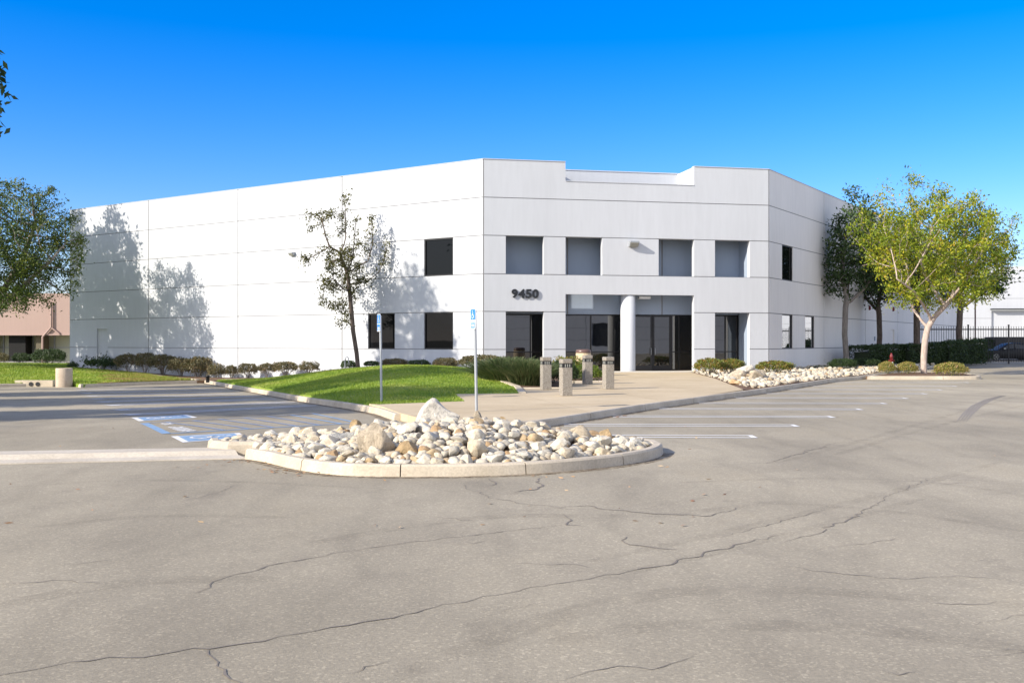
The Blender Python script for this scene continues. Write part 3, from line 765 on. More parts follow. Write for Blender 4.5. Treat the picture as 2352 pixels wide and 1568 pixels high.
# entrance screen wall: openings, notch in the parapet
up = [(1.14, 3.10), (4.23, 6.17), (9.20, 11.14), (12.30, 14.25)]
ent = (4.23, 11.14)
holes = [(a, b, JZ[2], JZ[3]) for a, b in up] + [(up[0][0], up[0][1], -1, JZ[1]), (up[3][0], up[3][1], -1, JZ[1]), (ent[0], ent[1], -1, 4.1), (ent[0], ent[1], 9.82, 99)]
mb = MB(); panels(mb, FC, 0, 15.35, -.5, TOP, [0, 15.35], JZ, [(h[0], h[1], max(h[2], -.5), min(h[3], TOP)) for h in holes], .3)
wbuild(mb, 'entrance_wall', M['wall'])
# recessed wall behind the screen, sides, roofs
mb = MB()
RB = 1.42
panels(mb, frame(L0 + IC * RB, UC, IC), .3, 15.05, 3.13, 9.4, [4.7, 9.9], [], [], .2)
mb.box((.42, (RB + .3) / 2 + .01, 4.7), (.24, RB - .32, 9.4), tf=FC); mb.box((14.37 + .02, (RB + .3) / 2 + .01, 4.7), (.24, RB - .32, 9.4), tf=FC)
mb.box((7.66, (RB + .3) / 2 + .005, 6.2), (.22, RB - .31, 6.0), tf=FC)  # added baffle, hidden behind the column, blocks sun through the upper opening
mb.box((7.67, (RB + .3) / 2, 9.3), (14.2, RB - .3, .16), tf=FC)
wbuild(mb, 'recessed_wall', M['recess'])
mb = MB()
# parapet set back behind the notch
mb.box((ent[0] + .001 - .15, 1.4, 10.1), (.3, 2.2, 1.39), tf=FC); mb.box((ent[1] + .15, 1.4, 10.1), (.3, 2.2, 1.39), tf=FC)
mb.box(((ent[0] + ent[1]) / 2, 2.55, 10.15), (ent[1] - ent[0] + .8, .28, 1.30), tf=FC)
wbuild(mb, 'setback_parapet', M['wall'])
mb = MB()
mb.box(((ent[0] + ent[1]) / 2, 2.55, 10.83), (ent[1] - ent[0] + .84, .34, .05), tf=FC)
for s0_, s1_ in ((0.0, ent[0]), (ent[1], 15.35)): mb.box(((s0_ + s1_) / 2, .14, TOP + .018), (s1_ - s0_, .34, .034), tf=FC)
mb.box(((ent[0] + ent[1]) / 2, .14, 9.82 + .012), (ent[1] - ent[0] - .01, .335, .03), tf=FC)
mb.box((17.6, .145, TOP + .014), (35.2, .34, .03), tf=FL); mb.box((28, .145, TOP + .016), (56, .34, .03), tf=FR)
wbuild(mb, 'parapet_coping', M['wall'])
# left wall
lw = [(1.89, 3.77, JZ[2], JZ[3]), (1.89, 3.77, JZ[0], JZ[1]), (5.76, 7.65, JZ[0], JZ[1])]
door_l = (30.85, 32.05, -.5, 2.55)
mb = MB(); panels(mb, FL, 0, 35.2, -1.2, TOP - .003, [0, 9.55, 18.0, 26.5, 35.2], JZ, [(a, b, max(c, -1.2), d) for a, b, c, d in lw] + [(30.85, 32.05, -.25, 2.55)], .3)
wbuild(mb, 'left_wall', M['wall'])
mb = MB(); mb.box((31.45, .14, 1.15), (1.2, .08, 2.8), tf=FL); dl = wbuild(mb, 'door', M['wall'])
mb = MB(); mb.box((31.05, .08, 1.0), (.06, .06, .14), tf=FL); h_ = mb.build('handle', M['grey_metal']); h_.parent = dl; h_.location = h_.location - office.location
# right wall
rw = [(2.1, 3.95, JZ[2], JZ[3]), (2.1, 3.95, JZ[0], JZ[1]), (6.2, 8.0, JZ[0], JZ[1])]
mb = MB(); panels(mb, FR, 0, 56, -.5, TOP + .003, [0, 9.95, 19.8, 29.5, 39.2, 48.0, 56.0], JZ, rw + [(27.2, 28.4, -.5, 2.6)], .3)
wbuild(mb, 'right_wall', M['wall_shade_lifted'])
mb = MB(); mb.box((27.8, .12, 1.3), (1.2, .08, 2.6), tf=FR); wbuild(mb, 'door', M['wall_shade_lifted'])
# roof slab and rear walls
lc = FL((35.2, .3, 0)); rc = FR((56, .3, 0)); back = (rc.x - 34, lc.y + 48)
rp = [FL((.5, .5, 0)), FC((.4, 2.72, 0)), FC((14.9, 2.72, 0)), FR((.5, .5, 0)), rc, Vector((*back, 0)), lc]
mb = MB(); mb.prism([(p.x, p.y) for p in rp], 9.35, 9.6, lambda p: p); wbuild(mb, 'roof', M['roof'])
mb = MB()
for a, b in ((rc, Vector((*back, 0))), (Vector((*back, 0)), lc)):
    a2 = a.copy(); b2 = b.copy(); a2.z = b2.z = 4.9; mb.bar(a2, b2, .3, 11.7)
wbuild(mb, 'rear_wall', M['wall'])
# windows: frame and pane
def child(o, parent):                                   # turn a freshly built top-level mesh into a sub-part
    o.parent = parent
    base = Vector(parent.location)
    if parent.parent: base = base + parent.parent.location
    o.location = Vector(o.location) - base
    return o
def window(fr, a, b, c, d, glass, depth=.09, mull=(), trans=(), fw=.055):
    f = MB()
    for s_ in (a + fw / 2 + .003, b - fw / 2 - .003): f.box((s_, depth, (c + d) / 2), (fw, .1, d - c - .01), tf=fr)
    for z_ in (c + fw / 2 + .004, d - fw / 2 - .004): f.box(((a + b) / 2, depth - .002, z_), (b - a - .01, .1, fw), tf=fr)
    for s_ in mull: f.box((s_, depth + .001, (c + d) / 2), (fw, .102, d - c - .02), tf=fr)
    for z_ in trans: f.box(((a + b) / 2, depth + .003, z_), (b - a - .02, .098, fw), tf=fr)
    o = wbuild(f, 'window', M['black_frame'])
    p = MB(); p.box(((a + b) / 2, depth + .015, (c + d) / 2), (b - a - .03, .012, d - c - .03), tf=fr)
    child(p.build('pane', glass), o)
    k = MB(); k.box(((a + b) / 2, depth + .12, (c + d) / 2), (b - a, .02, d - c), tf=fr); child(k.build('window_backing', M['black_frame']), o)
    return o
for w in lw: window(FL, *w, M['glass'])
for i, w in enumerate(rw): window(FR, *w, M['glass'] if i == 0 else M['glass_mirror'])
# glazed ground floor behind the screen
FG = frame(L0 + IC * (RB + .04), UC, IC)
window(FG, .55, 8.35, .16, 3.12, M['glass_entry'], mull=(2.75, 4.55, 6.0, 7.25), trans=(1.15,))
window(FG, 10.45, 14.25, .16, 3.12, M['glass_entry'], mull=(10.9, 12.9, 13.55), trans=(1.15,))
for a, b, hs_ in ((8.36, 9.39, 1), (9.41, 10.44, -1)):
    f = MB(); fw = .09
    for s_ in (a + fw / 2, b - fw / 2): f.box((s_, .06, 1.64), (fw, .07, 2.96), tf=FG)
    f.box(((a + b) / 2, .058, .30), (b - a - .01, .07, .24), tf=FG); f.box(((a + b) / 2, .058, 3.06), (b - a - .01, .07, .11), tf=FG)
    dd = wbuild(f, 'glass_door', M['black_frame'])
    p = MB(); p.box(((a + b) / 2, .07, 1.7), (b - a - .05, .012, 2.8), tf=FG); child(p.build('pane', M['glass_entry']), dd)
    p = MB(); s_ = (b if hs_ > 0 else a) - hs_ * .1
    p.tube([FG((s_, .0, 1.0)), FG((s_, -.07, 1.0)), FG((s_, -.07, 1.35)), FG((s_, .0, 1.35))], .014, 6); child(p.build('handle', M['grey_metal']), dd)
    k = MB(); k.box(((a + b) / 2, .14, 1.64), (b - a, .02, 2.96), tf=FG); child(k.build('door_backing', M['black_frame']), dd)
p = MB(); p.box((8.22, -.0, 1.52), (.05, .01, .3), tf=FG); wbuild(p, 'door_notice', M['sign_white'])
# column
mb = MB(); c_ = FC((7.68, .43, 0)); mb.lathe([(0.385, .1), (.385, 4.3), (0.01, 4.3)], 40, (c_.x, c_.y, 0)); wbuild(mb, 'column', M['wall'])
mb = MB(); mb.box((7.68, .6, 4.2), (6.9, .55, .18), tf=FC); 
# soffit light
mb = MB(); mb.box((8.62, .62, 3.98), (.62, .30, .13), tf=FC); wbuild(mb, 'soffit_light', M['sign_white'])
# numerals 9450
sx = 1.43
for ch, w in (('9', .345), ('4', .375), ('5', .345), ('0', .36)):
    v_, f_, asp = text_polys(ch, .001, .035)
    mb = MB(); n_ = len(v_)
    zlo = min(q[2] for q in v_); zhi = max(q[2] for q in v_)
    mb.add([FC((sx + x * (w - .03), -.08 if z > (zlo + zhi) / 2 else -.015, 3.88 + y * .45)) for x, y, z in v_], f_)
    bm = bmesh.new(); me_ = mb.mesh('numeral', office.location); bm.from_mesh(me_)
    # close the sides between the two caps: the font mesh already carries its rim
    bmesh.ops.recalc_face_normals(bm, faces=bm.faces); bm.to_mesh(me_); bm.free()
    link_mesh('numeral', me_, M['numeral'], office)
    sx += w
# wall pack lights
def wall_light(fr, s, z, k=1.0):
    m_ = MB(); prof = [(0, -.14), (.16, -.17), (.36, .04), (.36, .12), (0, .14)]
    def tf(p): return fr((s + p.z, -p.x, z + p.y))
    m_.prism([(a * k, b * k) for a, b in prof], -.24 * k, .24 * k, tf)
    o = wbuild(m_, 'wall_light', M['dark_metal'] if False else M['grey_metal'])
    l = MB(); 
    a, b = Vector((.17 * k, -.165 * k)), Vector((.352 * k, .03 * k)); nrm = Vector((.02, -.02))
    q = [fr((s - .2 * k, -(a.x + .012), z + a.y - .012)), fr((s + .2 * k, -(a.x + .012), z + a.y - .012)), fr((s + .2 * k, -(b.x + .012), z + b.y - .012)), fr((s - .2 * k, -(b.x + .012), z + b.y - .012))]
    q2 = [fr((s - .2 * k, -(a.x), z + a.y)), fr((s + .2 * k, -a.x, z + a.y)), fr((s + .2 * k, -b.x, z + b.y)), fr((s - .2 * k, -b.x, z + b.y))]
    l.add(q + q2, [(0, 1, 2, 3), (7, 6, 5, 4), (0, 4, 5, 1), (1, 5, 6, 2), (2, 6, 7, 3), (3, 7, 4, 0)]); child(l.build('lens', M['lens']), o)
wall_light(FC, 7.8, 6.72); wall_light(FL, 13.35, 6.72, .72)
for s_, z_ in ((20.8, 4.06), (27.9, 4.16)):
    m_ = MB(); c_ = FR((s_, -.06, z_))
    ring = []
    for r_, dpt in ((.0, .12), (.11, .12), (.15, .05), (.15, -.06)):
        ring.append([FR((s_ + r_ * .8 * math.cos(a), .0 - dpt, z_ + r_ * 1.15 * math.sin(a))) for a in np.linspace(0, 2 * PI, 14, endpoint=False)])
    vs_ = [p for r_ in ring for p in r_]; m_.add(vs_, [(i * 14 + k, i * 14 + (k + 1) % 14, (i + 1) * 14 + (k + 1) % 14, (i + 1) * 14 + k) for i in range(3) for k in range(14)], True)
    wbuild(m_, 'alarm_bell', m_simple('red_bell', (.16, .012, .015), .4, bump=0) if s_ < 21 else bpy.data.materials['red_bell'])
for s_, z_ in ((33.3, .55),):
    m_ = MB(); m_.box((s_, -.06, z_), (.3, .1, .45), tf=FL); wbuild(m_, 'utility_box', M['grey_metal'])
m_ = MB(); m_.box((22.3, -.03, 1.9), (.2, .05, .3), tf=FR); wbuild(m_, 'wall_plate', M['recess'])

# ---------------------------------------------------------------- neighbours
pink = m_wall('pink_stucco', (.42, .30, .26), .08); cream = m_simple('cream_panel', (.50, .52, .40), .5, var=.12, scale=.4, bump=0)
bp = thing('stucco_building', (-60, 90, 0), 'low pink stucco building with dark pillars behind the left lawn', 'building')
m_ = MB(); m_.box((-66, 94, 4.15), (70, 12, 3.6)); m_.build('upper_wall', pink, bp)
m_ = MB(); m_.box((-66, 88.05, 2.3), (70, .3, .12)); m_.build('ledge', pink, bp)
m_ = MB(); m_.box((-66, 92, 1.1), (70, 4, 2.4)); m_.build('lower_wall', cream, bp)
for px0, px1 in ((28, 66), (90, 105), (-40, -10), (-130, -100)):
    a = P(px0, 800, 89.2); b = P(px1, 800, 89.2)
    m_ = MB(); m_.box(((a.x + b.x) / 2, 89.2, 1.1), (b.x - a.x, 1.2, 2.3)); m_.build('pillar', m_simple('black_pillar', (.008, .008, .008), .9, bump=0) if px0 == 28 else m_simple('olive_pillar', (.13, .11, .07), .8), bp)
m_ = MB()
for px0 in (8, 76, 125): 
    a = P(px0, 800, 89.9); m_.box((a.x, 89.93, 1.1), (.12, .1, 2.3))
m_.box((-60, 89.95, 1.15), (44, .08, .07)); m_.build('window_frame', M['grey_metal'], bp)
a = P(118, 700, 87.9)
m_ = MB(); m_.tube([(a.x, 87.85, 5.2), (a.x, 87.85, 2.95), (a.x - .75, 87.85, 2.1), (a.x - .75, 87.85, -.2)], .09, 8)
m_.tube([(a.x, 87.85, 2.95), (a.x + .75, 87.85, 2.35)], .07, 6); m_.build('downspout', pink, bp)

wh = thing('warehouse', (80, 112, 0), 'white panelled warehouse standing behind the black fence at the right edge', 'building')
FW = frame(Vector((44, 125)), Vector((1, 0)), Vector((0, 1)))
m_ = MB(); panels(m_, FW, 0, 125, -.5, 11.1, [10.4, 21, 31.6, 42, 52.6, 63, 73.6, 84, 94.6, 105], [2.2, 4.6, 7.1, 9.2], [(16.2, 20.6, -.5, 5.65)], .4)
m_.box((62, 10, 10.7), (124, 19, .2), tf=FW); m_.build('wall', [M['wall'], M['caulk']], wh)
m_ = MB(); m_.box((18.4, .3, 2.5), (4.4, .1, 6.2), tf=FW); m_.build('roller_door', M['wall'], wh)
m_ = MB(); m_.box((18.4, -.2, 5.75), (4.7, .5, .14), tf=FW); m_.build('door_canopy', M['dark_metal'], wh)

wb = thing('neighbour_warehouse', (58, -26, 0), 'pale panelled warehouse across the lot, seen only as a reflection in the entrance glass', 'building')
ub = Vector((.6, .8)); FB = frame(Vector((32, -62)), ub, Vector((ub.y, -ub.x)))
m_ = MB(); panels(m_, FB, 0, 78, -.5, 9.5, [7.5 * k for k in range(1, 10)], [1.9, 3.8, 5.7, 7.6], [(10, 14, -.5, 4), (24, 26, 0, 3), (31, 36, 1, 4.5), (45, 50, -.5, 4.5), (58, 60, 0, 3)], .4)
m_.build('wall', [M['wall'], M['caulk']], wb)
m_ = MB(); m_.box((39, 3, 4.4), (77, 5, 9.6), tf=FB); m_.build('dark_interior', M['black_frame'], wb)

ec = thing('utility_enclosure', (45.2, 104, 0), 'small grey equipment enclosure beside the end of the long white wall', 'enclosure')
m_ = MB(); m_.prism([(-.55, 0), (.5, 0), (.5, 3.5), (.3, 3.85), (-.55, 3.9)], -.9, .9, lambda p: Vector((45.2 + p.x, 104 + p.z, p.y))); m_.build('cabinet', M['wall_shade_lifted'], ec)
m_ = MB()
for k in range(4): m_.bar((44.3 + k * .4, 102.6, .9), (44.3 + k * .4, 102.6, 2.0), .05, .05)
m_.bar((44.2, 102.6, 2.0), (45.6, 102.6, 2.0), .05, .05); m_.bar((44.2, 102.6, 1.5), (45.6, 102.6, 1.5), .05, .05); m_.build('railing', M['sign_white'], ec)

# ---------------------------------------------------------------- vegetation makers
def leaf_mesh(name, pos, size, rng, aspect=.45, up=.25, hang=0.0, var=.35):
    """one folded leaf (two quads sharing a rib would be finer; one rhombus reads the same here) per position"""
    n = len(pos); pos = np.asarray(pos)
    d = rng.normal(size=(n, 3)); d[:, 2] += up; d[:, 2] -= hang; d /= np.linalg.norm(d, axis=1)[:, None]
    a = rng.normal(size=(n, 3)); a -= d * np.sum(a * d, 1)[:, None]; a /= np.linalg.norm(a, axis=1)[:, None]
    s = (size * (1 + var * rng.uniform(-1, 1, n)))[:, None]
    w = a * s * aspect * .5; nrm = np.cross(d, a) * s * .07
    v = np.stack([pos, pos + d * s * .45 + w - nrm, pos + d * s, pos + d * s * .45 - w - nrm], 1).reshape(-1, 3)
    return np_mesh(name, v, np.arange(4 * n).reshape(n, 4))

def colonize(rng, guides, attr, step=.3, kill=.55, infl=4.0, iters=70, trop=.08):
    nodes = []; par = []
    for g in guides:                                   # guides: (parent index by nearest, polyline)
        pl = resample([Vector(p) for p in g], step)
        start = -1
        if nodes:
            arr = np.array(nodes); start = int(np.argmin(np.linalg.norm(arr - np.array(pl[0]), axis=1))); pl = pl[1:]
        for p in pl: nodes.append(tuple(p)); par.append(start); start = len(nodes) - 1
    A = np.array(attr); N = np.array(nodes)
    dist = np.full(len(A), 1e9); near = np.zeros(len(A), int)
    def upd(i0):
        nonlocal dist, near
        for i in range(i0, len(nodes)):
            d = np.linalg.norm(A - np.array(nodes[i]), axis=1); m = d < dist; dist[m] = d[m]; near[m] = i
    upd(0)
    for _ in range(iters):
        live = (dist > kill) & (dist < infl)
        if not live.any(): break
        i0 = len(nodes); grow = {}
        for ai in np.nonzero(live)[0]:
            p = nodes[near[ai]]; d = A[ai] - p; d = d / np.linalg.norm(d)
            grow[near[ai]] = grow.get(near[ai], 0) + d
        keep = dist > kill
        for ni, d in grow.items():
            d = d + rng.normal(size=3) * .25; d[2] += trop; L = np.linalg.norm(d)
            if L < 1e-3: continue
            nodes.append(tuple(np.array(nodes[ni]) + d / L * step)); par.append(int(ni))
        A = A[keep]; dist = dist[keep]; near = near[keep]
        upd(i0)
        if len(nodes) > 2600: break
    return nodes, par

def tree_meshes(seed, guides, ells, nattr, r_base, leaf_size, k_leaf, spread=.22, rmin=.012, step=.3, kill=.55, leaf_r=.03, hang=0.0, gaps=.35, aspect=.45, up=.25, shell=.35):
    rng = np.random.default_rng(seed)
    att = []
    vol = np.array([e[3] * e[4] * e[5] for e in ells]); cnt = (nattr * vol / vol.sum()).astype(int) + 6
    for e, c in zip(ells, cnt):
        d = rng.normal(size=(c, 3)); d /= np.linalg.norm(d, axis=1)[:, None]
        r = rng.uniform(shell, 1, c) ** .6
        att.append(np.array(e[:3]) + d * r[:, None] * np.array(e[3:6]))
    att = np.concatenate(att)
    if gaps:                                            # leave holes in the crown
        hc = att[rng.integers(0, len(att), int(len(ells) * 3 + 4))]
        dd = np.min(np.linalg.norm(att[:, None] - hc[None], axis=2), axis=1); att = att[dd > gaps]
    nodes, par = colonize(rng, guides, att, step, kill)
    n = len(nodes); ch = [[] for _ in range(n)]
    for i, p in enumerate(par):
        if p >= 0: ch[p].append(i)
    load = np.zeros(n)
    for i in range(n - 1, -1, -1):
        load[i] = 1 if not ch[i] else sum(load[c] for c in ch[i])
    rad = np.maximum(rmin, r_base * (load / load[0]) ** .47)
    mb = MB()
    heads = [0]
    done = set()
    stack = [0]
    while stack:
        s0 = stack.pop(); chain = [s0] if par[s0] < 0 else [par[s0], s0]
        cur = s0
        while ch[cur]:
            best = max(ch[cur], key=lambda c: load[c])
            for c in ch[cur]:
                if c != best: stack.append(c)
            chain.append(best); cur = best
        rr = [rad[c] for c in chain]
        if par[s0] >= 0: rr[0] = min(rad[par[s0]], rad[s0] * 1.25)
        rr[-1] *= .5
        pts = [nodes[c] for c in chain]
        if len(pts) > 1: mb.tube(pts, rr, 9 if rr[0] > .06 else (5 if rr[0] > .025 else 3), cap=False)
    pos = []
    N = np.array(nodes)
    idx = [i for i in range(n) if rad[i] < leaf_r]
    for i in idx:
        if rng.random() < .06: continue
        k = int(k_leaf * rng.uniform(.35, 1.5) * (1.6 if not ch[i] else .8))
        pos.append(N[i] + rng.normal(size=(k, 3)) * spread * rng.uniform(.6, 1.15))
    pos = np.concatenate(pos)
    tm = mb.mesh('trunk')
    lm = leaf_mesh('crown', pos, leaf_size, rng, hang=hang, aspect=aspect, up=up)
    return tm, lm
def make_tree(name, loc, tm, lm, bark, leaf, label, cat='tree', group=None, scale=None, rz=0):
    t_ = thing(name, loc, label, cat, group, rz, scale)
    link_mesh('trunk', tm, M[bark], t_); link_mesh('crown', lm, M[leaf], t_)
    return t_

# --- the sunlit tree on the kerbed island
b = G(2122, 857, .14)
def at(px, py, dd=0): q = P(px, py, b.y + dd); return (q.x - b.x, q.y - b.y, q.z - b.z)
guides = [[(0, 0, -.1), at(2122, 820), at(2125, 780), at(2131, 752), at(2146, 728)],
          [at(2128, 752), at(2112, 730, .3), at(2096, 708, .5), at(2090, 670, .6), at(2082, 607, .7)],
          [at(2146, 728), at(2170, 703, -.3), at(2185, 686, -.4), at(2199, 668, -.5), at(2226, 632, -.9)],
          [at(2170, 703, -.3), at(2146, 668, 0), at(2125, 630, .2), at(2115, 598, .3), at(2135, 560, .4)],
          [at(2140, 733), at(2120, 700, -.7), at(2098, 668, -1.4), at(2060, 640, -1.9)],
          [at(2185, 686, -.4), at(2200, 640, .7), at(2190, 590, 1.4)]]
def el(px, py, w, h, dd=0, dep=None): q = at(px, py, dd); k = b.y / F; return (*q, w * k, (dep if dep else w) * k, h * k)
ells = [el(2145, 560, 175, 110), el(2050, 570, 90, 90, 0), el(2250, 560, 95, 110, 0), el(2120, 470, 70, 60, 0), el(2085, 420, 26, 22), el(2112, 408, 18, 16), el(2140, 425, 22, 18), el(2035, 425, 22, 26), el(2000, 480, 40, 45), el(2210, 480, 60, 50), el(2160, 660, 130, 55), el(2290, 500, 26, 34), el(2335, 545, 18, 20), el(2080, 690, 60, 30, .5), el(2230, 690, 60, 30, -.3), el(1968, 520, 40, 60)]
tm, lm = tree_meshes(3, guides, ells, 1500, .15, .155, 34, spread=.2, kill=.5, step=.27, leaf_r=.028, gaps=.42, up=.45, aspect=.42, shell=.25)
isl_tree = make_tree('shade_tree', b, tm, lm, 'bark_pale', 'leaf_lit', 'sunlit yellow green tree with pale forked trunk on the kerbed tree island')

# --- the sparse tree at the left wall
b = Vector((*P(823, 843, 52.4)[:2], .28))
guides = [[(0, 0, -.1), at(819, 810), at(811, 760), at(806, 700), at(800, 640), at(796, 622)],
          [at(796, 622), at(785, 595, -.1), at(781, 580, -.2), at(790, 562), at(794, 545), at(793, 480, .1), at(789, 450, .1)],
          [at(781, 580, -.2), at(768, 573, -.3), at(757, 566, -.4), at(747, 540, -.5), at(740, 505, -.6)],
          [at(796, 622), at(806, 606, .2), at(811, 585, .3), at(815, 540, .2), at(817, 505, .2)],
          [at(803, 670), at(790, 665, -.5), at(765, 640, -.7), at(745, 650, -.8)],
          [at(804, 655), at(828, 650, .2), at(850, 642, .3), at(872, 622, .3), at(884, 590, .3), at(888, 560, .3)],
          [at(797, 630), at(820, 612, .1), at(845, 600, 0), at(856, 560, 0), at(853, 500, 0)]]
ells = [el(735, 560, 40, 80), el(722, 610, 26, 55), el(765, 510, 40, 40), el(792, 465, 20, 22), el(818, 505, 20, 22), el(770, 600, 60, 50), el(762, 690, 34, 44), el(775, 725, 26, 30), el(745, 640, 40, 40), el(705, 640, 18, 40), el(800, 680, 30, 40), el(808, 620, 40, 50), el(720, 500, 22, 20), el(845, 580, 26, 60), el(850, 500, 10, 16), el(835, 650, 25, 30), el(800, 725, 12, 20), el(878, 600, 16, 40, .3), el(862, 650, 18, 22, .3), el(702, 560, 16, 40)]
tm, lm = tree_meshes(8, guides, ells, 800, .115, .135, 30, spread=.15, kill=.42, step=.25, leaf_r=.030, gaps=.5, hang=.55, up=0, aspect=.5, shell=.2)
make_tree('slender_tree', b, tm, lm, 'bark_dark', 'leaf_olive', 'thin leaning tree with sparse olive leaves against the white left wall')

# --- the large dark tree at the left edge
b = Vector((-31.2, 58.0, .0))
guides = [[(0, 0, -.2), (.2, 0, 1.4), (.5, .2, 2.6)], [(.5, .2, 2.6), (2.0, -.5, 4.0), (3.8, -1.0, 5.4), (5.0, -1.2, 6.4)], [(.5, .2, 2.6), (1.2, .6, 4.6), (2.2, 1.0, 6.6), (3.0, 1, 8.8)],
          [(.5, .2, 2.6), (-.6, .2, 4.4), (-1.8, .5, 7)], [(.3, 0, 2.2), (1.8, -1.4, 3.1), (3.6, -2.2, 3.8)], [(.5, .2, 2.6), (.6, -1.6, 4.2), (1.2, -3.2, 6.0)]]
ells = [el(70, 560, 120, 110), el(20, 500, 120, 90), el(60, 450, 60, 40), el(150, 590, 45, 80), el(120, 500, 50, 50), el(0, 620, 140, 90), el(60, 680, 80, 40), el(-90, 580, 160, 140), el(85, 408, 14, 20), el(20, 430, 30, 30), el(130, 430, 18, 20), el(185, 600, 14, 40), el(35, 712, 45, 24), el(150, 670, 25, 22)]
tm, lm = tree_meshes(12, guides, ells, 1900, .30, .18, 48, spread=.25, kill=.55, step=.34, leaf_r=.032, gaps=.62, aspect=.4, shell=.2)
edge_tree = make_tree('broad_tree', b, tm, lm, 'bark_grey', 'leaf_mid', 'large dark green tree overhanging from the left edge in front of the pink building')

# --- trees standing beyond the left edge of the photo: their shade lies on the lot, lawn and wall
guides = [[(0, 0, -.2), (.1, .1, 3.5), (0, .3, 7), (.2, .1, 11), (0, 0, 14.5)]]
ells = [(0, 0, 8.0, 2.4, 2.4, 4), (.1, .1, 12.5, 2.6, 2.5, 4), (1.5, -.6, 10, 2.2, 1.9, 2.4), (-1.6, .7, 9, 1.9, 1.9, 2.2), (-.9, -1.4, 13, 1.7, 1.6, 2.2), (1.9, 0, 12.2, 1.9, 1.6, 2.1), (0, 0, 16, 1.3, 1.3, 1.6), (1.2, 1.1, 6, 1.7, 1.5, 1.4)]
ttm, tlm = tree_meshes(21, guides, ells, 1100, .32, .34, 40, spread=.34, kill=.65, step=.42, leaf_r=.04, gaps=.7, hang=.5, up=0)
tall = make_tree('tall_tree', (-24.4, 40, -.1), ttm, tlm, 'bark_grey', 'leaf_dark', 'tall narrow tree whose dark hanging leaves just show in the upper left corner', group='tall trees left of the view')
for (x, y, sc, rz, lab) in ((-26.5, 14.2, .98, 1.0, 'tree left of the view, casting the nearest band of shade on the parking lot'), (-30, 20.5, .86, 2.4, 'tree left of the view, casting the middle band of shade on the parking lot'),
        (-33, 27.5, .9, 4.0, 'tree left of the view, casting the farthest band of shade on the parking lot'), (-27.5, 8.8, .60, 5.0, 'smaller tree left of the view, casting thin shade by the bollards')):
    dup(tall, (x, y, -.1), lab, rz, (sc, sc, sc))
dup(tall, (-26.0, 22.8, -.1), 'tree left of the view, dappling the lawn mound with shade', 5.2, (.75, .75, 1.0))
dup(tall, (-37.2, 59.7, -.1), 'tree left of the view, shading the top of the white wall', 3.3, (1.2, 1.2, .98))
dup(tall, (-40.5, 62.4, -.1), 'tree left of the view, shading the very end of the white wall', 1.3, (1.2, 1.2, 1.0))
dup(tall, (-26.2, 33.0, -.1), 'tree left of the view, casting soft shade beside the lower windows', .5, (.66, .66, .92))

# --- trees along the right wall, mostly in the building's shade
guides = [[(0, 0, -.2), (-.15, 0, 2.0), (-.1, 0, 3.6), (0, 0, 4.2)], [(0, 0, 4.0), (-.3, .1, 5.6), (0, .2, 8.2)], [(0, 0, 3.8), (1.1, -.2, 4.9), (1.9, -.3, 6.4)], [(0, 0, 4.0), (.4, .8, 5.8)]]
ells = [(-.2, 0, 6.6, 1.5, 1.5, 2.4), (.6, 0, 7.6, 1.9, 1.7, 2.4), (1.3, -.2, 6.4, 1.6, 1.5, 1.8), (.8, .1, 9.6, .9, .9, 1.4), (-.8, .3, 5.6, .9, .9, 1.3), (.3, .4, 10.6, .4, .4, .7), (2.2, 0, 5.6, 1.0, 1.0, 1.2)]
rtm, rlm = tree_meshes(31, guides, ells, 900, .17, .21, 34, spread=.24, kill=.5, step=.3, leaf_r=.03, gaps=.4)
q = P(1946, 825, 60.5)
rt = make_tree('wall_tree', (q.x, q.y, .15), rtm, rlm, 'bark_grey', 'leaf_dark', 'dark grey trunked tree by the right wall, the nearest to the corner of the building', group='trees along the right wall')
q = P(2016, 820, 68); dup(rt, (q.x, q.y, .15), 'dark trunked tree by the right wall, second from the corner, behind the clipped hedge', 2.2, (1.05, 1.05, .95))
q = P(2106, 820, 65); dup(rt, (q.x, q.y, .15), 'dark thick trunk close behind the pale trunk of the island tree', 4.4, (1.2, 1.2, .92))
q = P(2209, 820, 75); dup(rt, (q.x, q.y, .1), 'shaded tree rising from the hedge by the black fence, right of the island tree trunk', 0, (1.3, 1.3, 1.08))

for o_t in [q for q in bpy.data.objects if q.name.startswith('wall_tree.')]:
    for ch_ in o_t.children:
        if ch_.name.startswith('trunk'):
            ch_.data = ch_.data.copy(); ch_.data.materials.clear(); ch_.data.materials.append(M['bark_dark'])

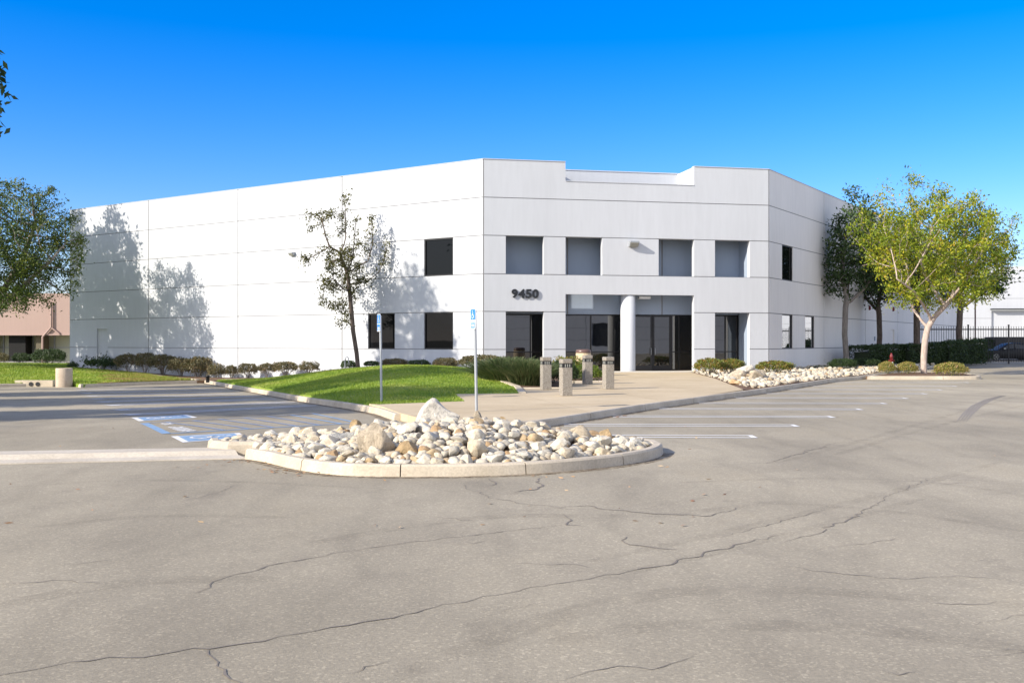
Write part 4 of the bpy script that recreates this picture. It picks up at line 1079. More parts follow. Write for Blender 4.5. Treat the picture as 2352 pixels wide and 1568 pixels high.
# ---------------------------------------------------------------- shrubs
def shrub_meshes(seed, leaf, n, rx=1, ry=1, rz=1, base=.10, stems=7, flat=.0, bumps=.16):
    rng = np.random.default_rng(seed)
    d = rng.normal(size=(n, 3)); d[:, 2] = np.abs(d[:, 2]) * 1.0 - .42; d /= np.linalg.norm(d, axis=1)[:, None]
    ph = rng.uniform(0, 6, 6)
    bmp = 1 + bumps * (np.sin(d[:, 0] * 5 + ph[0]) * np.sin(d[:, 1] * 5 + ph[1]) + .6 * np.sin(d[:, 2] * 7 + ph[2] + d[:, 0] * 6)) + rng.normal(size=n) * .035
    r = bmp * (1 - np.abs(rng.normal(size=n)) * .16)
    p = d * r[:, None]; p[:, 2] = np.where(p[:, 2] > flat if flat else False, flat + (p[:, 2] - flat) * .55, p[:, 2])
    p = p * np.array([rx, ry, rz * (1 - base)]) + np.array([0, 0, 0])
    p[:, 2] = p[:, 2] - p[:, 2].min() * .8 ; p[:, 2] = p[:, 2] / p[:, 2].max() * (1 - base) * rz + base * rz
    # thin the underside so stems and light show
    keep = (p[:, 2] > base * rz * 2.1) | (rng.random(n) < .75)
    p = p[keep]
    lm = leaf_mesh('foliage', p, leaf, rng, .5, .35)
    mb = MB(); rr = random.Random(seed)
    for _ in range(stems):
        a = rr.uniform(0, 2 * PI); k = rr.uniform(.35, .8)
        mb.tube([(.08 * math.cos(a), .08 * math.sin(a), -.12), (.22 * rx * math.cos(a), .22 * ry * math.sin(a), .22 * rz), (k * rx * math.cos(a), k * ry * math.sin(a), .62 * rz)], [.035, .026, .012], 5, cap=False)
    return mb.mesh('stem'), lm
SH = {'a': shrub_meshes(1, .105, 3400, flat=.55), 'b': shrub_meshes(2, .10, 3200, flat=.6), 'c': shrub_meshes(3, .10, 3000, bumps=.22), 'd': shrub_meshes(4, .11, 3000, base=.18, stems=10, flat=.5),
      'loose': shrub_meshes(5, .15, 1500, bumps=.5, stems=9, base=.05), 'full': shrub_meshes(6, .095, 4200, base=.02, stems=3, bumps=.08), 'fine': shrub_meshes(7, .085, 5200, base=.06, stems=4, flat=.7, bumps=.1)}
shmesh = {}
def shrub(kind, mat, x, y, z, w, h, label, group=None, rz=0, dep=.85, name='shrub', cat='shrub'):
    key = (kind, mat)
    sm, lm = SH[kind]
    if key not in shmesh:
        a, l = sm.copy(), lm.copy(); a.materials.clear(); l.materials.clear(); shmesh[key] = (a, l)
    a, l = shmesh[key]
    t_ = thing(name, (x, y, z), label, cat, group, rz, (w / 2, w / 2 * dep, h))
    link_mesh('stem', a, M['bark_grey'], t_); link_mesh('foliage', l, M[mat], t_)
    return t_
def wall_shrub(px0, px1, ytop, ybot, kind, label, mat='leaf_shrub', off_=1.5, group='clipped shrubs along the left wall', z=None):
    pc = (px0 + px1) / 2; d = wall_d_at(pc) - off_; x = (pc - CX) / F * d
    zb = ZC - (ybot - CY) * d / F if z is None else z
    ztop = ZC - (ytop - CY) * d / F
    return shrub(kind, mat, x, d, zb - .03, (px1 - px0) * d / F * 1.04, ztop - zb + .03, label, group, rz=pc)
wall_shrub(203, 267, 813, 850, 'loose', 'loose dark straggly shrub, leftmost at the shaded end of the white wall', 'leaf_dark', 1.2)
wall_shrub(268, 318, 812, 850, 'a', 'flat topped reddish shrub just right of the dark straggly one')
wall_shrub(310, 356, 810, 851, 'b', 'tall reddish flat topped shrub between two others left of the dry grass strip', off_=1.9)
wall_shrub(344, 405, 814, 857, 'd', 'reddish shrub with bare stems, fourth from the left along the white wall')
wall_shrub(388, 443, 821, 861, 'a', 'rounded reddish shrub leaning on the left side of the tallest clipped shrub', off_=1.8)
wall_shrub(420, 487, 819, 869, 'd', 'tallest and darkest clipped shrub with open stems in the brown soil bed', off_=1.2)
wall_shrub(475, 522, 834, 871, 'c', 'round rusty brown shrub near the corner where the two kerbs meet', off_=1.8)
wall_shrub(519, 545, 838, 871, 'd', 'small narrow shrub tucked against the rusty brown round one')
wall_shrub(546, 593, 834, 866, 'b', 'domed shrub standing alone above the start of the lawn mound')
wall_shrub(594, 631, 833, 862, 'a', 'small domed shrub, left one of three touching shrubs above the lawn')
wall_shrub(625, 686, 830, 861, 'd', 'widest shrub in the middle of three touching shrubs above the lawn', off_=1.7)
wall_shrub(687, 733, 829, 858, 'c', 'reddish fan shaped shrub, right one of three touching shrubs above the lawn')
for (a, c, t_, k, lb, m_) in ((780, 820, 827, 'fine', 'low dark shrub just left of the thin tree trunk', 'leaf_dark'), (834, 872, 828, 'a', 'low dark shrub just right of the thin tree trunk', 'leaf_dark'),
                         (875, 935, 823, 'fine', 'dark rounded shrub under the lower left window', 'leaf_shrub'), (934, 991, 826, 'b', 'low dark shrub between the two lower windows of the left wall', 'leaf_dark'),
                         (990, 1056, 821, 'fine', 'dense green shrub under the lower right window of the left wall', 'leaf_shrub')):
    pc = (a + c) / 2; d = wall_d_at(pc) - 1.4; zt = ZC - (t_ - CY) * d / F; zb = ZP((pc - CX) / F * d, d)
    shrub(k, m_, (pc - CX) / F * d, d, zb - .05, (c - a) * d / F * 1.05, zt - zb + .05, lb, 'clipped shrubs along the left wall', rz=pc)
q = P(1107, 850, 46.5); zb = ZP(q.x, q.y); shrub('d', 'leaf_shrub', q.x, q.y, zb - .03, 108 * q.y / F, ZC - (813 - CY) * q.y / F - zb, 'big domed shrub with gaps below, at the white corner behind the right sign pole')
# entrance bed
def ent_shrub(px0, px1, ytop, d, kind, mat, label, z=.17, dep=.85, **kw):
    pc = (px0 + px1) / 2; return shrub(kind, mat, (pc - CX) / F * d, d, z - .03, (px1 - px0) * d / F, ZC - (ytop - CY) * d / F - z + .03, label, rz=0, dep=dep, **kw)
ent_shrub(1258, 1330, 825, 35.8, 'full', 'leaf_hedge', 'dark dense shrub behind the two left bollards', dep=.8)
ent_shrub(1268, 1340, 818, 41.5, 'c', 'leaf_orange', 'shrub with orange red tips in front of the round litter bin', z=.3)
ent_shrub(1300, 1385, 836, 39.6, 'full', 'leaf_fresh', 'bright green mound shrub behind the rear bollard', z=.15, dep=.7)
for a, c, yb, yt, k, m_, lb in ((1596, 1662, 862, 822, 'd', 'leaf_orange', 'orange tipped flat shrub nearest the entrance walk, right of the door'), (1648, 1708, 861, 823.5, 'd', 'leaf_orange', 'orange tipped flat shrub behind the pale boulders'),
                               (1738, 1819, 860, 828, 'd', 'leaf_orange', 'flat spreading shrub with red tips at the right front corner of the building')):
    p = G((a + c) / 2, yb, .17); ent_shrub(a, c, yt, p.y, k, m_, lb, group='orange tipped shrubs in the right bed')
for a, c, yb, yt, lb in ((2018, 2057, 858, 829, 'small round flowering shrub, left one on the tree island'), (2061, 2107, 858, 830, 'round flowering shrub between the small one and the pale trunk on the island'), (2148, 2221, 862, 831, 'wide flowering shrub right of the pale trunk on the island')):
    p = G((a + c) / 2, yb, .14); ent_shrub(a, c, yt, p.y + .3, 'full', 'leaf_pink', lb, z=.14, group='flowering shrubs on the tree island')
for a, c, yt, d, lb in ((1905, 1965, 823, 54.5, 'low dark shaded shrub at the foot of the grey trunk, left one'), (1950, 2018, 822, 57.5, 'low dark shaded shrub right of the grey trunk, ahead of the long hedge'), (1862, 1905, 838, 55.5, 'tiny pale stemmed shrub low against the right wall')):
    ent_shrub(a, c, yt, d, 'fine' if a > 1900 else 'loose', 'leaf_hedge', lb, group='low shaded shrubs by the right wall')
# far left row in front of the pink building
for a, c, yt, d, lb, dz in ((-40, 22, 810, 82, 'reddish clipped shrub cut by the left edge, before the pink building', 0), (27, 68, 810, 83, 'dark shrub in front of the black pillar of the pink building', 0), (71, 152, 801, 78, 'long dark clipped shrub left of the end of the white wall', 0)):
    ent_shrub(a, c, yt, d, 'fine', 'leaf_hedge' if a > 0 else 'leaf_shrub', lb, z=-.1, group='shrubs before the pink building', dep=.5)
for a, c, yt, yb, lb in ((157, 176, 826, 848, 'small loose plant at the very end of the white wall'),):
    d = 66.5; ent_shrub(a, c, yt, d, 'loose', 'leaf_dark', lb, z=-.2)

# long clipped hedge along the right wall: box-like volumes of leaves
def hedge(name, a, b_, w, h0, h1, label, group, leaf=.11, n=9000):
    rng = np.random.default_rng(int(abs(a[0]) * 10)); a, b_ = Vector(a), Vector(b_); d = b_ - a; L = d.length; d.normalize(); nn = Vector((-d.y, d.x))
    u = rng.uniform(0, 1, n); face = rng.random(n); dep = np.abs(rng.normal(size=n)) * .07
    v = rng.uniform(-.5, .5, n); z = rng.uniform(0, 1, n)
    v = np.where(face < .38, -.5 + dep / w, np.where(face < .7, v, .5 - dep / w)); z = np.where((face >= .38) & (face < .7), 1 - dep * .8, z)
    m_ = face > .9; u = np.where(m_ & (v > 0), dep / L, np.where(m_, 1 - dep / L, u))
    hh = h0 + (h1 - h0) * u + .05 * np.sin(u * L * 2.1) + .03 * np.sin(u * L * 5.3)
    bul = 1 + .05 * np.sin(u * L * 2.7 + z * 4)
    x = a.x + d.x * u * L + nn.x * v * w * bul; y = a.y + d.y * u * L + nn.y * v * w * bul
    c0 = Vector(((a.x + b_.x) / 2, (a.y + b_.y) / 2, .12))
    lm = leaf_mesh('foliage', np.stack([x - c0.x, y - c0.y, z * hh], 1), leaf, rng, .55, .2)
    t_ = thing(name, c0, label, 'hedge', group)
    link_mesh('foliage', lm, M['leaf_hedge'], t_)
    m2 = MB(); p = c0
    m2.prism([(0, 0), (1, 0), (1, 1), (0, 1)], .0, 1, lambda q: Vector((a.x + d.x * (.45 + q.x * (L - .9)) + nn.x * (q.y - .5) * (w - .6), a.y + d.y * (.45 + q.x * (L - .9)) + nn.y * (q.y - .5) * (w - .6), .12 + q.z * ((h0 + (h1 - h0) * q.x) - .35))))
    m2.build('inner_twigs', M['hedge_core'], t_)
q0, q1, q2, q3, q4, q5 = P(1972, 0, 61), P(2060, 0, 65), P(2062, 0, 64), P(2150, 0, 68), P(2152, 0, 67.5), P(2238, 0, 72)
gh = 'long clipped hedge by the right wall'
hedge('hedge', q0[:2], q1[:2], 1.6, 1.25, 1.35, 'dark clipped hedge, its left and lowest stretch by the right wall', gh)
hedge('hedge', q2[:2], q3[:2], 1.7, 1.32, 1.42, 'dark clipped hedge, middle stretch behind the pale trunk', gh)
hedge('hedge', q4[:2], q5[:2], 1.8, 1.45, 1.72, 'dark clipped hedge, its tall right stretch ending at the thin pole', gh)
a_ = P(2243, 0, 77); b2_ = P(2268, 0, 77.5)
hedge('hedge', a_[:2], b2_[:2], 1.2, 1.7, 1.7, 'short block of dark hedge between the thin pole and the black car', gh, n=2600)

# ornamental grass clump
rng = np.random.default_rng(77)
n = 5200; cx_, cy_ = 0.1, 0.0
u = rng.uniform(0, 2 * PI, n); r = np.sqrt(rng.uniform(0, 1, n))
px_, py_ = r * np.cos(u) * .60, r * np.sin(u) * .50
hgt = (.72 + .28 * rng.random(n)) * (1 - .30 * r ** 2); lean = rng.normal(size=(n, 2)) * .16 + np.stack([px_, py_], 1) * .55
w_ = .010
dirx = rng.uniform(0, 2 * PI, n)
p0 = np.stack([px_, py_, np.zeros(n)], 1); p1 = np.stack([px_ + lean[:, 0] * .5, py_ + lean[:, 1] * .5, hgt * .62], 1); p2 = np.stack([px_ + lean[:, 0] * 1.5, py_ + lean[:, 1] * 1.5, hgt], 1)
o_ = np.stack([np.cos(dirx), np.sin(dirx), np.zeros(n)], 1) * w_
v = np.stack([p0 - o_, p0 + o_, p1 + o_, p1 - o_, p2 + o_ * .4, p2 - o_ * .4], 1).reshape(-1, 3)
k = np.arange(n)[:, None] * 6
f = np.concatenate([k + np.array([0, 1, 2, 3]), k + np.array([3, 2, 4, 5])])
gm = np_mesh('blades', v, f)
gt = thing('ornamental_grass', (P(1168, 0, 35.0).x, 35.0, .16), 'shaggy ornamental grass clump with pale tips, its left half against the big domed shrub', 'ornamental grass', 'ornamental grass by the entrance', scale=(1.3, 1.2, 1.05))
link_mesh('blades', gm, M['reed'], gt)
dup(gt, (P(1208, 0, 34.4).x, 34.4, .16), 'ornamental grass clump right beside the leftmost bollard', 2.0, (1.15, 1.1, .98))

# ---------------------------------------------------------------- grass blades
def scatter_grass(name, poly, n, mat, size, seed, label, zf=ZP, clip=None):
    rng = np.random.default_rng(seed); xs_ = [p[0] for p in poly]; ys_ = [p[1] for p in poly]; out = []
    while len(out) < n:
        x = rng.uniform(min(xs_), max(xs_)); y = rng.uniform(min(ys_), max(ys_))
        if not inside((x, y), poly) or (clip and not clip(x, y)): continue
        out.append((x, y))
    pts = np.array(out); 
    # heights from a coarse table of the surface
    gx = np.arange(min(xs_) - 1, max(xs_) + 1, .5); gy = np.arange(min(ys_) - 1, max(ys_) + 1, .5)
    T = np.array([[zf(a, b) for a in gx] for b in gy])
    fx = (pts[:, 0] - gx[0]) / .5; fy = (pts[:, 1] - gy[0]) / .5; ix = fx.astype(int); iy = fy.astype(int); fx -= ix; fy -= iy
    z = T[iy, ix] * (1 - fx) * (1 - fy) + T[iy, ix + 1] * fx * (1 - fy) + T[iy + 1, ix] * (1 - fx) * fy + T[iy + 1, ix + 1] * fx * fy
    tall_ = .55 + .45 * np.sin(pts[:, 0] * 1.9 + 2 * np.sin(pts[:, 1] * .8)) * np.sin(pts[:, 1] * 1.3)
    h = size * (.7 + .5 * tall_) * rng.uniform(.6, 1.3, n)
    a = rng.uniform(0, 2 * PI, n); w = size * .22
    base = np.stack([pts[:, 0], pts[:, 1], z - .01], 1); o_ = np.stack([np.cos(a), np.sin(a), np.zeros(n)], 1) * w
    tip = base + np.stack([rng.normal(size=n) * h * .45, rng.normal(size=n) * h * .45, h], 1)
    v = np.stack([base - o_, base + o_, tip], 1).reshape(-1, 3)
    tag(link_mesh(name, np_mesh(name, v, np.arange(3 * n).reshape(n, 3)), M[mat]), label, 'grass', None, 'stuff')
vis = lambda x, y: -.56 < x / y < .56
scatter_grass('grass', lawn_poly, 80000, 'blade', .062, 5, 'short green lawn grass on the low mound beside the entrance walk')
dry = lambda x, y: clamp((((x / y * F + CX) - 215) / 60 + .8 * math.sin(x * 1.7) * math.sin(y * 1.1))) > .5 and y < 64
scatter_grass('grass', lawn2_poly, 38000, 'blade', .11, 6, 'bright green lawn left of the white wall behind the concrete cylinder', clip=lambda x, y: vis(x, y) and y < 76 and not dry(x, y))
scatter_grass('dry_grass', lawn2_poly, 15000, 'blade_dry', .11, 7, 'brown and straw coloured worn turf between the lawn and the clipped shrubs', clip=lambda x, y: vis(x, y) and dry(x, y))

# ---------------------------------------------------------------- stones
def rock_mesh(seed, facets=9, sub=3, lump=.20):
    rr = random.Random(seed); bm = bmesh.new(); bmesh.ops.create_icosphere(bm, subdivisions=sub, radius=1)
    planes = []
    for _ in range(facets):
        n_ = Vector((rr.gauss(0, 1), rr.gauss(0, 1), rr.gauss(0, 1))).normalized(); planes.append((n_, rr.uniform(.55, .86)))
    ph = [rr.uniform(0, 6) for _ in range(6)]
    for v_ in bm.verts:
        p = v_.co.copy()
        k = 1 + lump * (math.sin(p.x * 2.3 + ph[0]) * math.cos(p.y * 2.7 + ph[1]) + .5 * math.sin(p.z * 4.1 + ph[2] + p.x * 3)) + rr.uniform(-.012, .012)
        p *= k
        for n_, d_ in planes:
            e = p.dot(n_) - d_
            if e > 0: p -= n_ * e * .97
        v_.co = p
    me = bpy.data.meshes.new('stone'); bm.to_mesh(me); bm.free()
    me.polygons.foreach_set('use_smooth', [True] * len(me.polygons)); me.materials.append(M['rock']); me.update(); me.set_sharp_from_angle(angle=R(24)); return me
ROCKS = [rock_mesh(100 + i, 9 + i % 6) for i in range(16)]
def peak(me):
    for v_ in me.vertices:
        x, y, z = v_.co
        if z > 0: z *= (1.12 - .6 * max(0, -x - .05)) if x < 0 else (1.12 - .42 * min(1, max(0, x - .1) * 2.0))
        v_.co = (x * 1.15 - .05, y, z)
    me.update()
BOULD = [rock_mesh(200 + i, 11 + i % 5, 4, .2) for i in range(8)]
peak(BOULD[0]); BOULD.append(rock_mesh(231, 12, 4, .2))
isl_pix = [(561.6, 1053.7), (604.8, 1060), (679, 1079), (770, 1092), (878, 1094.5), (988, 1095), (1112.6, 1093), (1200, 1089.5), (1273.8, 1085), (1384, 1074.6), (1461, 1063.4), (1505, 1053.5), (1521, 1046), (1524, 1040)]
front = smooth_line([Vector((*G(*p)[:2], 0)) for p in isl_pix], 2); front = [(p.x, p.y) for p in front]
rear = [(2.28, 15.7), (1.9, 16.3), (1.2, 16.9), (.2, 17.4), (-1.0, 17.7), (-2.2, 17.6), (-3.2, 17.1), (-4.1, 16.45), (-4.62, 16.0)]
nose = [(-4.78, 15.6), (-4.62, 15.15), (-4.28, 14.95), (-3.92, 15.0)]
mb = MB(); kerb(mb, front, .16, .15, H, 1, 1.5, .008); kerb(mb, [front[-1]] + rear + nose[:1], .16, .15, H, 1, 2.2, .008)
kerb(mb, nose + [(-3.8, 14.72)], .17, .19, H, 1, 3, .004, bev=.05)
mb.build('rock_island_kerb', M['kerb'])['kind'] = 'structure'
isl_poly = front + rear + nose
mb = MB()
def skirt_band(mb, ln, d0, d1, zo=.003):
    a = off(ln, d0); b = off(ln, d1); vs_ = [(q[0], q[1], H(q[0], q[1]) + zo) for p in zip(a, b) for q in p]
    mb.add(vs_, [(2 * i, 2 * i + 1, 2 * i + 3, 2 * i + 2) for i in range(len(ln) - 1)])
dl_ = lambda ln: [(p.x, p.y) for p in resample([Vector((*q, 0)) for q in ln], .5)]
skirt_band(mb, dl_(front), .0, -.16); skirt_band(mb, dl_(right_kerb), .0, -.22); skirt_band(mb, dl_(left_kerb), .0, .2)
mb.build('gutter_dirt', M['dirt'])['kind'] = 'structure'
inner = off(front, .15)[2:-3] + [(2.12, 15.45), (1.8, 16.05), (1.1, 16.72), (.15, 17.22), (-1.0, 17.52), (-2.15, 17.42), (-3.1, 16.93), (-3.98, 16.3), (-4.45, 15.85), (-4.58, 15.6), (-4.45, 15.3), (-4.1, 15.15), (-3.7, 15.0)]
def dist_edge(x, y, poly):
    p = Vector((x, y)); best = 9
    for i in range(len(poly)):
        a, c = Vector(poly[i]), Vector(poly[(i + 1) % len(poly)]); d = c - a; k = clamp((p - a).dot(d) / max(d.length_squared, 1e-9)); best = min(best, (a + d * k - p).length)
    return best
def ZR(x, y):
    if not inside((x, y), inner): return .1
    e = dist_edge(x, y, inner); m_ = clamp(e / 2.0); s_ = m_ * m_ * (3 - 2 * m_)
    wx = clamp(1 - abs(x + .55) / 3.9) ** .6
    return .09 + .30 * s_ * wx
patch('rock_island_soil', inner, lambda x, y: ZR(x, y) - .02, .25, M['soil'])
placed = []                                             # x, y, z, r of stones already set
def put_rock(me, x, y, z, sx, sy, sz, rot, label, cat, group=None, name='stone'):
    o = bpy.data.objects.new(name, me); C.objects.link(o); o.location = (x, y, z); o.scale = (sx, sy, sz); o.rotation_euler = rot
    tag(o, label, cat, group); return o
def boulder(px0, px1, py0, py1, me, label, tilt=(0, 0, 0), depth=None, mat=None, dep=.8):
    pc = (px0 + px1) / 2
    if depth < 20:                                      # stand it on the stones where its foot shows
        best = 9
        for k in range(400):
            y = 12.5 + k * .015; x = (pc - CX) / F * y; e = abs((ZC - ZR(x, y) - .15) * F / y - (py1 - CY))
            if e < best: best = e; depth = y
            elif e > best + 6: break
        depth = max(depth, 13.35); depth += (px1 - px0) * depth / F * dep * .38
    d = depth; w = (px1 - px0) * d / F; h = (py1 - py0) * d / F
    x = (pc - CX) / F * d; zb = ZC - (py1 - CY) * d / F
    if depth < 20: zt = zb + h; zb -= .16; h = zt - zb
    zc = zb + h / 2
    xs_ = np.array([v_.co[:] for v_ in me.vertices]); ex = xs_.max(0) - xs_.min(0); cen = (xs_.max(0) + xs_.min(0)) / 2
    s_ = (w / ex[0], w * dep / ex[1], h * 1.05 / ex[2])
    o = put_rock(me, x - cen[0] * s_[0], d - cen[1] * s_[1], zc - cen[2] * s_[2] - .02, *s_, tilt, label, 'boulder', 'boulders in the rock island' if d < 20 else 'boulders by the entrance shrubs', 'boulder')
    placed.append((x, d, w * .42)); return o
def tinted(me, col, k):
    m2 = me.copy(); m2.materials.clear()
    key = 'boulder_' + k
    if key not in bpy.data.materials:
        t = NT(key); v = t.coord('Object'); a = t.noise(v, 1.6, 6, .65); b_ = t.noise(v, 9, 5, .7)
        c = t.ramp(a, [(.32, tuple(q * .62 for q in col)), (.5, col), (.7, tuple(min(.8, q * 1.15) for q in col))])
        c = t.mix(c, t.ramp(b_, [(.35, (.66, .64, .62)), (.52, (1, 1, 1))]), .75, 'MULTIPLY')
        t.done(t.bsdf(c, .9, 0, t.bump(t.mix(a, b_, .55), .8, .1), spec=.2))
    m2.materials.append(bpy.data.materials[key]); return m2
WHT, TAN, GRY, OCH = (.66, .61, .52), (.50, .42, .31), (.56, .54, .48), (.50, .36, .20)
boulder(943, 1057, 913, 990, tinted(BOULD[0], WHT, 'white'), 'largest pale boulder, on top of the rock island in front of the right sign pole', depth=16.2, dep=.7)
boulder(823, 911, 968, 1038, tinted(BOULD[1], TAN, 'tan'), 'tan grey speckled boulder left of the middle of the rock island', depth=14.5)
boulder(737, 828, 990, 1030, tinted(BOULD[2], GRY, 'grey'), 'low pale grey boulder lying left of the tan speckled boulder', depth=14.75)
boulder(903, 966, 1008, 1052, tinted(BOULD[3], OCH, 'ochre'), 'small ochre boulder right below the tan speckled boulder', depth=13.8)
boulder(986, 1025, 977, 1018, tinted(BOULD[4], GRY, 'grey'), 'round grey boulder standing below the largest pale one', depth=14.9)
boulder(1259, 1376, 973, 1028, tinted(BOULD[5], (.60, .50, .36), 'cream'), 'long cream boulder at the right part of the rock island', depth=15.0, dep=.55)
boulder(1373, 1411, 982, 1012, tinted(BOULD[6], OCH, 'ochre'), 'ochre block touching the right end of the long cream boulder', depth=15.6)
boulder(799, 830, 961, 982, tinted(BOULD[7], OCH, 'ochre'), 'small ochre stone at the back left crest of the rock island', depth=16.6)
boulder(1083, 1108, 940, 963, tinted(BOULD[3], TAN, 'tan'), 'pinkish stone at the foot of the right sign pole', depth=16.7)
boulder(1136, 1176, 954, 977, tinted(BOULD[1], OCH, 'ochre'), 'ochre wedge shaped stone on the back crest right of the sign pole', depth=16.3)
boulder(1105, 1138, 992, 1020, tinted(BOULD[2], WHT, 'white'), 'upright pale block in the middle of the cobbles', depth=14.9)
boulder(1137, 1168, 998, 1025, tinted(BOULD[7], (.60, .52, .4), 'cream'), 'cream angular stone touching the upright pale block', depth=14.7)
boulder(867, 912, 1038, 1070, tinted(BOULD[6], WHT, 'white'), 'smooth white stone near the front kerb below the tan boulder', depth=13.2)
boulder(1012, 1055, 1028, 1053, tinted(BOULD[8], OCH, 'ochre'), 'flat orange stone below the round grey boulder', depth=13.7)
boulder(1676, 1716, 848, 874, tinted(BOULD[4], (.60, .5, .36), 'cream'), 'cream boulder left of the stacked pair by the entrance shrubs', depth=39.8)
boulder(1691, 1740, 836, 858, tinted(BOULD[5], WHT, 'white'), 'wide white boulder resting on top between the two lower ones', depth=40.6)
boulder(1720, 1757, 848, 876, tinted(BOULD[2], TAN, 'tan'), 'tan boulder right of the pair in front of the red tipped corner shrub', depth=39.6)

rr = random.Random(11)
ib = (min(p[0] for p in inner), max(p[0] for p in inner), min(p[1] for p in inner), max(p[1] for p in inner))
cnt = 0; tries = 0; cobbles = []
while cnt < 280 and tries < 60000:
    tries += 1
    x, y = rr.uniform(ib[0], ib[1]), rr.uniform(ib[2], ib[3])
    if not inside((x, y), inner): continue
    r = rr.choice([.13, .11, .10, .095, .085, .075]) * rr.uniform(.85, 1.15)
    if tries > 6000: r = min(r, .09)
    if dist_edge(x, y, inner) < r * .7: continue
    if any((x - a) ** 2 + (y - c) ** 2 < ((r + q) * .80) ** 2 for a, c, q in placed): continue
    placed.append((x, y, r)); cobbles.append((x, y, r)); cnt += 1
for i, (x, y, r) in enumerate(cobbles):
    a, c, e = rr.uniform(.95, 1.4), rr.uniform(.85, 1.15), rr.uniform(.62, .95)
    put_rock(ROCKS[rr.randrange(16)], x, y, ZR(x, y) + r * .42 + rr.uniform(0, .05), r * a, r * c, r * e, (rr.uniform(-.5, .5), rr.uniform(-.5, .5), rr.uniform(0, 6.28)), 'fist to football sized pale stone among the cobbles of the kerbed rock island', 'stone', 'cobbles of the rock island')
def stone_fill(name, pts, label):
    """small loose stones as one mass"""
    base = []
    for i in range(6):
        bm = bmesh.new(); bmesh.ops.create_icosphere(bm, subdivisions=2, radius=1); r2 = random.Random(i)
        pl = [(Vector((r2.gauss(0, 1), r2.gauss(0, 1), r2.gauss(0, 1))).normalized(), r2.uniform(.6, .85)) for _ in range(7)]
        for v_ in bm.verts:
            for n_, d_ in pl:
                e = v_.co.dot(n_) - d_
                if e > 0: v_.co -= n_ * e
        base.append((np.array([v_.co[:] for v_ in bm.verts]), np.array([[q.index for q in f_.verts] for f_ in bm.faces]))); bm.free()
    V, Fc, off_ = [], [], 0; r2 = random.Random(9)
    for x, y, z, r in pts:
        bv, bf = base[r2.randrange(6)]
        m_ = np.array(Matrix.Rotation(r2.uniform(0, 6), 3, 'Z') @ Matrix.Rotation(r2.uniform(-.6, .6), 3, 'X'))
        V.append((bv * np.array([r * r2.uniform(.9, 1.4), r, r * r2.uniform(.6, .9)])) @ m_.T + np.array([x, y, z])); Fc.append(bf + off_); off_ += len(bv)
    tag(link_mesh(name, np_mesh(name, np.concatenate(V), np.concatenate(Fc), False), M['rock_fill']), label, 'stones', None, 'stuff')
pts = []
for _ in range(2300):
    x, y = rr.uniform(ib[0], ib[1]), rr.uniform(ib[2], ib[3])
    if inside((x, y), inner) and dist_edge(x, y, inner) > .04: r = rr.uniform(.04, .095); pts.append((x, y, ZR(x, y) + r * .4 + rr.uniform(0, .02), r))
stone_fill('small_stones', pts, 'small pale stones filling the gaps between the cobbles of the rock island')
# right bed cobbles
cob = []
for _ in range(9000):
    k = rr.random(); x, y = rr.uniform(8, 22), rr.uniform(33, 60)
    if not inside((x, y), rbed) or dist_edge(x, y, rbed) < .12: continue
    if y > 47 and rr.random() < .5: continue
    if y > 57: continue
    r = rr.uniform(.075, .15)
    if any((x - a) ** 2 + (y - c) ** 2 < ((r + q) * .82) ** 2 for a, c, q in cob) or any((x - a) ** 2 + (y - c) ** 2 < (q * .8) ** 2 for a, c, q in placed if c > 30): continue
    cob.append((x, y, r))
    if len(cob) > 520: break
cob.sort(key=lambda q: -q[2] / q[1])
for x, y, r in cob[:20]:
    put_rock(ROCKS[rr.randrange(16)], x, y, .15 + r * .5, r * rr.uniform(1, 1.35), r, r * rr.uniform(.7, .9), (rr.uniform(-.3, .3), rr.uniform(-.3, .3), rr.uniform(0, 6.28)), 'smooth pale cobble in the bed between the right kerb and the building', 'stone', 'cobbles of the right bed')
fill = [(x, y, .15 + r * .5, r) for x, y, r in cob[20:]]
for _ in range(9000):
    x, y = rr.uniform(8, 24), rr.uniform(33, 62)
    if inside((x, y), rbed) and dist_edge(x, y, rbed) > .06: r = rr.uniform(.03, .065); fill.append((x, y, .155 + r * .4, r))
stone_fill('pale_gravel', fill[:5200], 'pale gravel and small cobbles in the bed along the right wall')
far_fill = []
for _ in range(4000):
    x, y = rr.uniform(17, 33), rr.uniform(54, 76)
    if inside((x, y), rbed): r = rr.uniform(.07, .16); far_fill.append((x, y, .15 + r * .4, r))
stone_fill('shaded_gravel', far_fill, 'bluish shaded stones at the foot of the long hedge')

# ---------------------------------------------------------------- bollard lights
def bollard_parts(root):
    W = .30; h = W / 2
    m_ = MB(); m_.box((0, 0, .405), (W, W, .81)); m_.build('post', M['aggregate'], root, world=False, bevel=.012)
    m_ = MB(); m_.box((0, 0, .865), (W - .012, W - .012, .11)); m_.build('louvre', M['dark_metal'], root, world=False)
    m_ = MB()
    for sgn in (-1, 1):
        for k in (-1, 0, 1):
            m_.box((k * .066, sgn * (h - .006), .865), (.026, .012, .085)); m_.box((sgn * (h - .006), k * .066, .865), (.012, .026, .085))
    m_.build('lens', M['lens'], root, world=False)
    m_ = MB(); m_.box((0, 0, .985), (W + .012, W + .012, .13)); m_.build('cap', M['aggregate'], root, world=False, bevel=.028)
bl = ['light bollard of exposed aggregate, leftmost, beside the ornamental grass', 'light bollard of exposed aggregate nearest the camera', 'light bollard of exposed aggregate farthest back, in front of the litter bin', 'rightmost light bollard, alone on the open walk']
pos = [G(1254, 895, .15), G(1300, 909, .15), G(1350, 882, .15), G(1398, 893.5, .15)]
